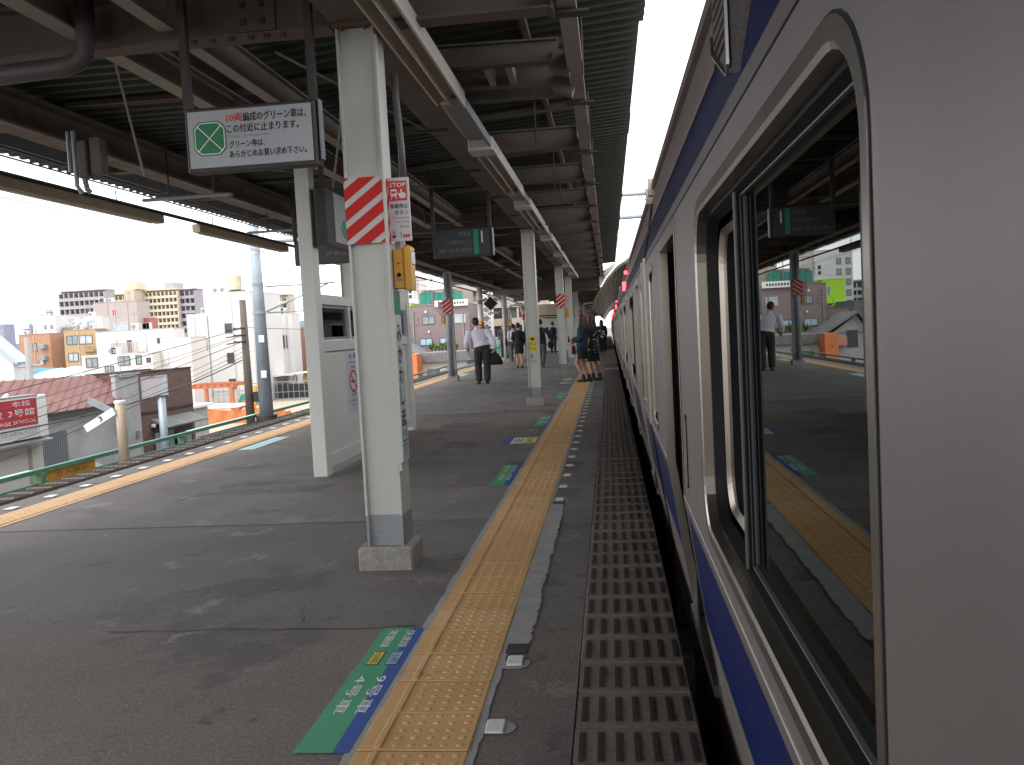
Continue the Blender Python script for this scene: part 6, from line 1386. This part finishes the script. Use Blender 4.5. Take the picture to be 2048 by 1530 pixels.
# woman in the floral dress
t, add, tp = person('woman in a black dress with pale flowers, standing behind the one in navy', (-.46,22.95,0), 1.05, 1.66, True, head_turn=.25,
  legs={'l': ((-.085,0,.90),(-.08,.06,.49),(-.06,-.02,.09),(-.06,.14)), 'r': ((.085,0,.90),(.10,.0,.49),(.12,-.12,.09),(.15,.03))},
  top=D(name='dress_top', mat=BLK, z=.92, short=True, puff=.01), bottom=D(kind='skirt', name='dress_skirt', mat=BLK, z=.52, flare=.05), hair=D(kind='long', mat=HAIRB), shoes=D(mat=SHOE, z=.2), voxel=.009)
fl = MB(); rf = random.Random(5)
for i in range(70):
    z = rf.uniform(.55,1.36); a = rf.uniform(0,2*pi); rx = (.17+.09*max(0,(.95-z))/.4 if z < .95 else .165); ry = rx*.76 if z < .95 else .128
    x, y = (rx+.022)*cos(a), (ry+.022)*sin(a); r = rf.uniform(.012,.024); nv = V(cos(a)/rx, sin(a)/ry, 0).normalized(); u = V(-nv.y, nv.x, 0)
    fl.add([V(x,y,z)+u*r*cos(2*pi*j/7)+V(0,0,1)*r*sin(2*pi*j/7)+nv*.006 for j in range(7)], [tuple(range(7))])
add('flower_print', fl.mesh('flower_print', WSH), WSH)
# woman in black with pale prints, further on
t, add, tp = person('woman in loose dark jacket with white prints walking away along the edge', (-.40,46.6,0), .0, 1.72, True,
  top=D(name='jacket', mat=BLK, z=.78, puff=.035, flare=.05), bottom=D(kind='trousers', mat=BLK, loose=.05), hair=D(kind='long', mat=HAIRB), shoes=D(mat=SHOE), voxel=.011)
fl = MB()
for x, z, r in ((-.10,1.14,.055),(.08,1.10,.06),(.0,.98,.035),(.12,.95,.05),(-.02,.84,.05),(.05,.80,.04)): fl.add([(x+r*cos(2*pi*j/9)*1.2, -.205-.02*(1.2-z), z+r*sin(2*pi*j/9)) for j in range(9)], [tuple(range(9))])
add('print_patch', fl.mesh('print_patch', WSH), WSH)
# woman in a black suit
person('woman in a black skirt suit with tied dark hair, seen from behind', (-3.38,32.6,0), -.05, 1.68, True, legs={'l': ((-.085,0,.90),(-.09,.02,.49),(-.09,.02,.09),(-.10,.17)), 'r': ((.085,0,.90),(.09,.0,.49),(.09,-.06,.09),(.10,.1))},
  arms={'l': ((-.17,0,1.38),(-.24,.02,1.12),(-.14,.20,1.05)), 'r': ((.17,0,1.38),(.23,-.02,1.1),(.18,.15,.95))}, top=D(name='jacket', mat=BLK, z=.88, puff=.012, flare=.02), bottom=D(kind='skirt', mat=BLK, z=.54, flare=-.01), hair=D(kind='bun', mat=HAIRK), shoes=D(mat=SHOE), voxel=.01)
# person in white beyond her
person('person in a pale shirt half hidden by the woman in the black suit', (-4.35,39.6,0), .1, 1.70, top=D(name='shirt', mat=WSH, z=.93, puff=.01), bottom=D(kind='trousers', mat=GRYT), hair=D(kind='short', mat=HAIRK), shoes=D(mat=SHOE), voxel=.012)
tag(link('shoulder_bag', MB().loft([((0,0,0),.05,.12),((0,0,.18),.06,.15),((0,0,.36),.04,.10)],10).tube([(0,-.1,.34),(.05,0,.72),(0,.1,.34)],.015,6).mesh('shoulder_bag', NAVY, None, True), None, (-4.68,39.6,.72)), 'dark shoulder bag on the person in the pale shirt by the far row', 'bag', 'bags carried on the platform')
# man in dark jacket walking, partly behind the second pillar
person('man in a dark jacket and grey trousers walking away right of the second pillar', (-2.52,32.3,0), -.15, 1.76, legs={'l': ((-.09,0,.90),(-.08,.16,.52),(-.09,.10,.09),(-.1,.26)), 'r': ((.09,0,.90),(.10,-.02,.50),(.11,-.32,.15),(.12,-.20))},
  arms={'l': ((-.19,0,1.39),(-.26,-.05,1.12),(-.22,.12,.90)), 'r': ((.19,0,1.39),(.33,-.05,1.15),(.30,.12,1.05))}, top=D(name='jacket', mat=DKJ, z=.84, puff=.022, flare=.025), bottom=D(kind='trousers', mat=GRYT), hair=D(kind='short', mat=HAIRK), shoes=D(mat=SHOE), voxel=.01)
tag(link('shoulder_bag', MB().loft([((0,-.2,.1),.09,.11),((0,-.05,.13),.12,.15),((0,.12,.13),.12,.15),((0,.25,.1),.08,.1)],12).mesh('shoulder_bag', BAGK, None, True), None, (-2.16,32.25,.68)), 'dark round holdall at the side of the man in the dark jacket', 'bag', 'bags carried on the platform')
tag(link('bag_strap', MB().bar((-.06,0,0),(-.22,-.02,.62),.04,.01).mesh('bag_strap', PGRY), None, (-2.20,32.1,.86)), 'pale strap of the holdall across the man in the dark jacket', 'strap')
# backpack man
person('man with a navy backpack and pale shirt walking away behind the third pillar', (-3.12,48.6,0), 0, 1.76, legs={'l': ((-.09,0,.90),(-.09,.1,.5),(-.1,.05,.09),(-.1,.2)), 'r': ((.09,0,.90),(.1,-.05,.49),(.1,-.2,.1),(.1,-.06))}, top=D(name='shirt', mat=WSH, z=.95, puff=.012, collar=True), bottom=D(kind='trousers', mat=CHAR), hair=D(kind='short', mat=HAIRK), shoes=D(mat=SHOE), voxel=.012)
tag(link('backpack', MB().loft([((0,0,0),.13,.07),((0,-.02,.12),.17,.10),((0,-.02,.34),.165,.10),((0,0,.48),.11,.06)],12).mesh('backpack', NAVY, None, True), None, (-3.12,48.42,.98)), 'navy backpack on the man behind the third pillar', 'backpack')
# man in the orange cap, facing the camera
t, add, tp = person('man in an orange cap and dark blue jacket standing beside a far-row pillar', (-5.52,45.6,0), pi+.1, 1.72, arms={'l': ((-.19,0,1.39),(-.24,-.02,1.10),(-.05,.18,1.02)), 'r': ((.19,0,1.39),(.24,-.02,1.10),(.05,.18,1.0))},
  top=D(name='jacket', mat=cloth('jacket_slate', (.045,.052,.075)), z=.86, puff=.02, flare=.01), bottom=D(kind='trousers', mat=cloth('trousers_plum', (.03,.022,.045))), hair=D(kind='short', mat=HAIRB), shoes=D(mat=SHOE), voxel=.012)
m = MB().loft([((0,0,1.655),.092,.105),((0,0,1.70),.088,.10),((0,-.005,1.745),.05,.06)],12).loft([((0,.08,1.66),.075,.012),((0,.17,1.645),.055,.008)],10); add('cap', m.mesh('cap', cloth('cap_orange', (.45,.17,.09))), MATS['cap_orange'])
tag(link('waist_bag', MB().loft([((-.14,0,0),.07,.05),((0,0,0),.10,.07),((.14,0,0),.07,.05)],10,(0,0,1)).mesh('waist_bag', cloth('bag_brown', (.06,.03,.025)), None, True), None, (-5.5,45.38,1.0)), 'brown bag at the waist of the man in the orange cap', 'bag', 'bags carried on the platform')
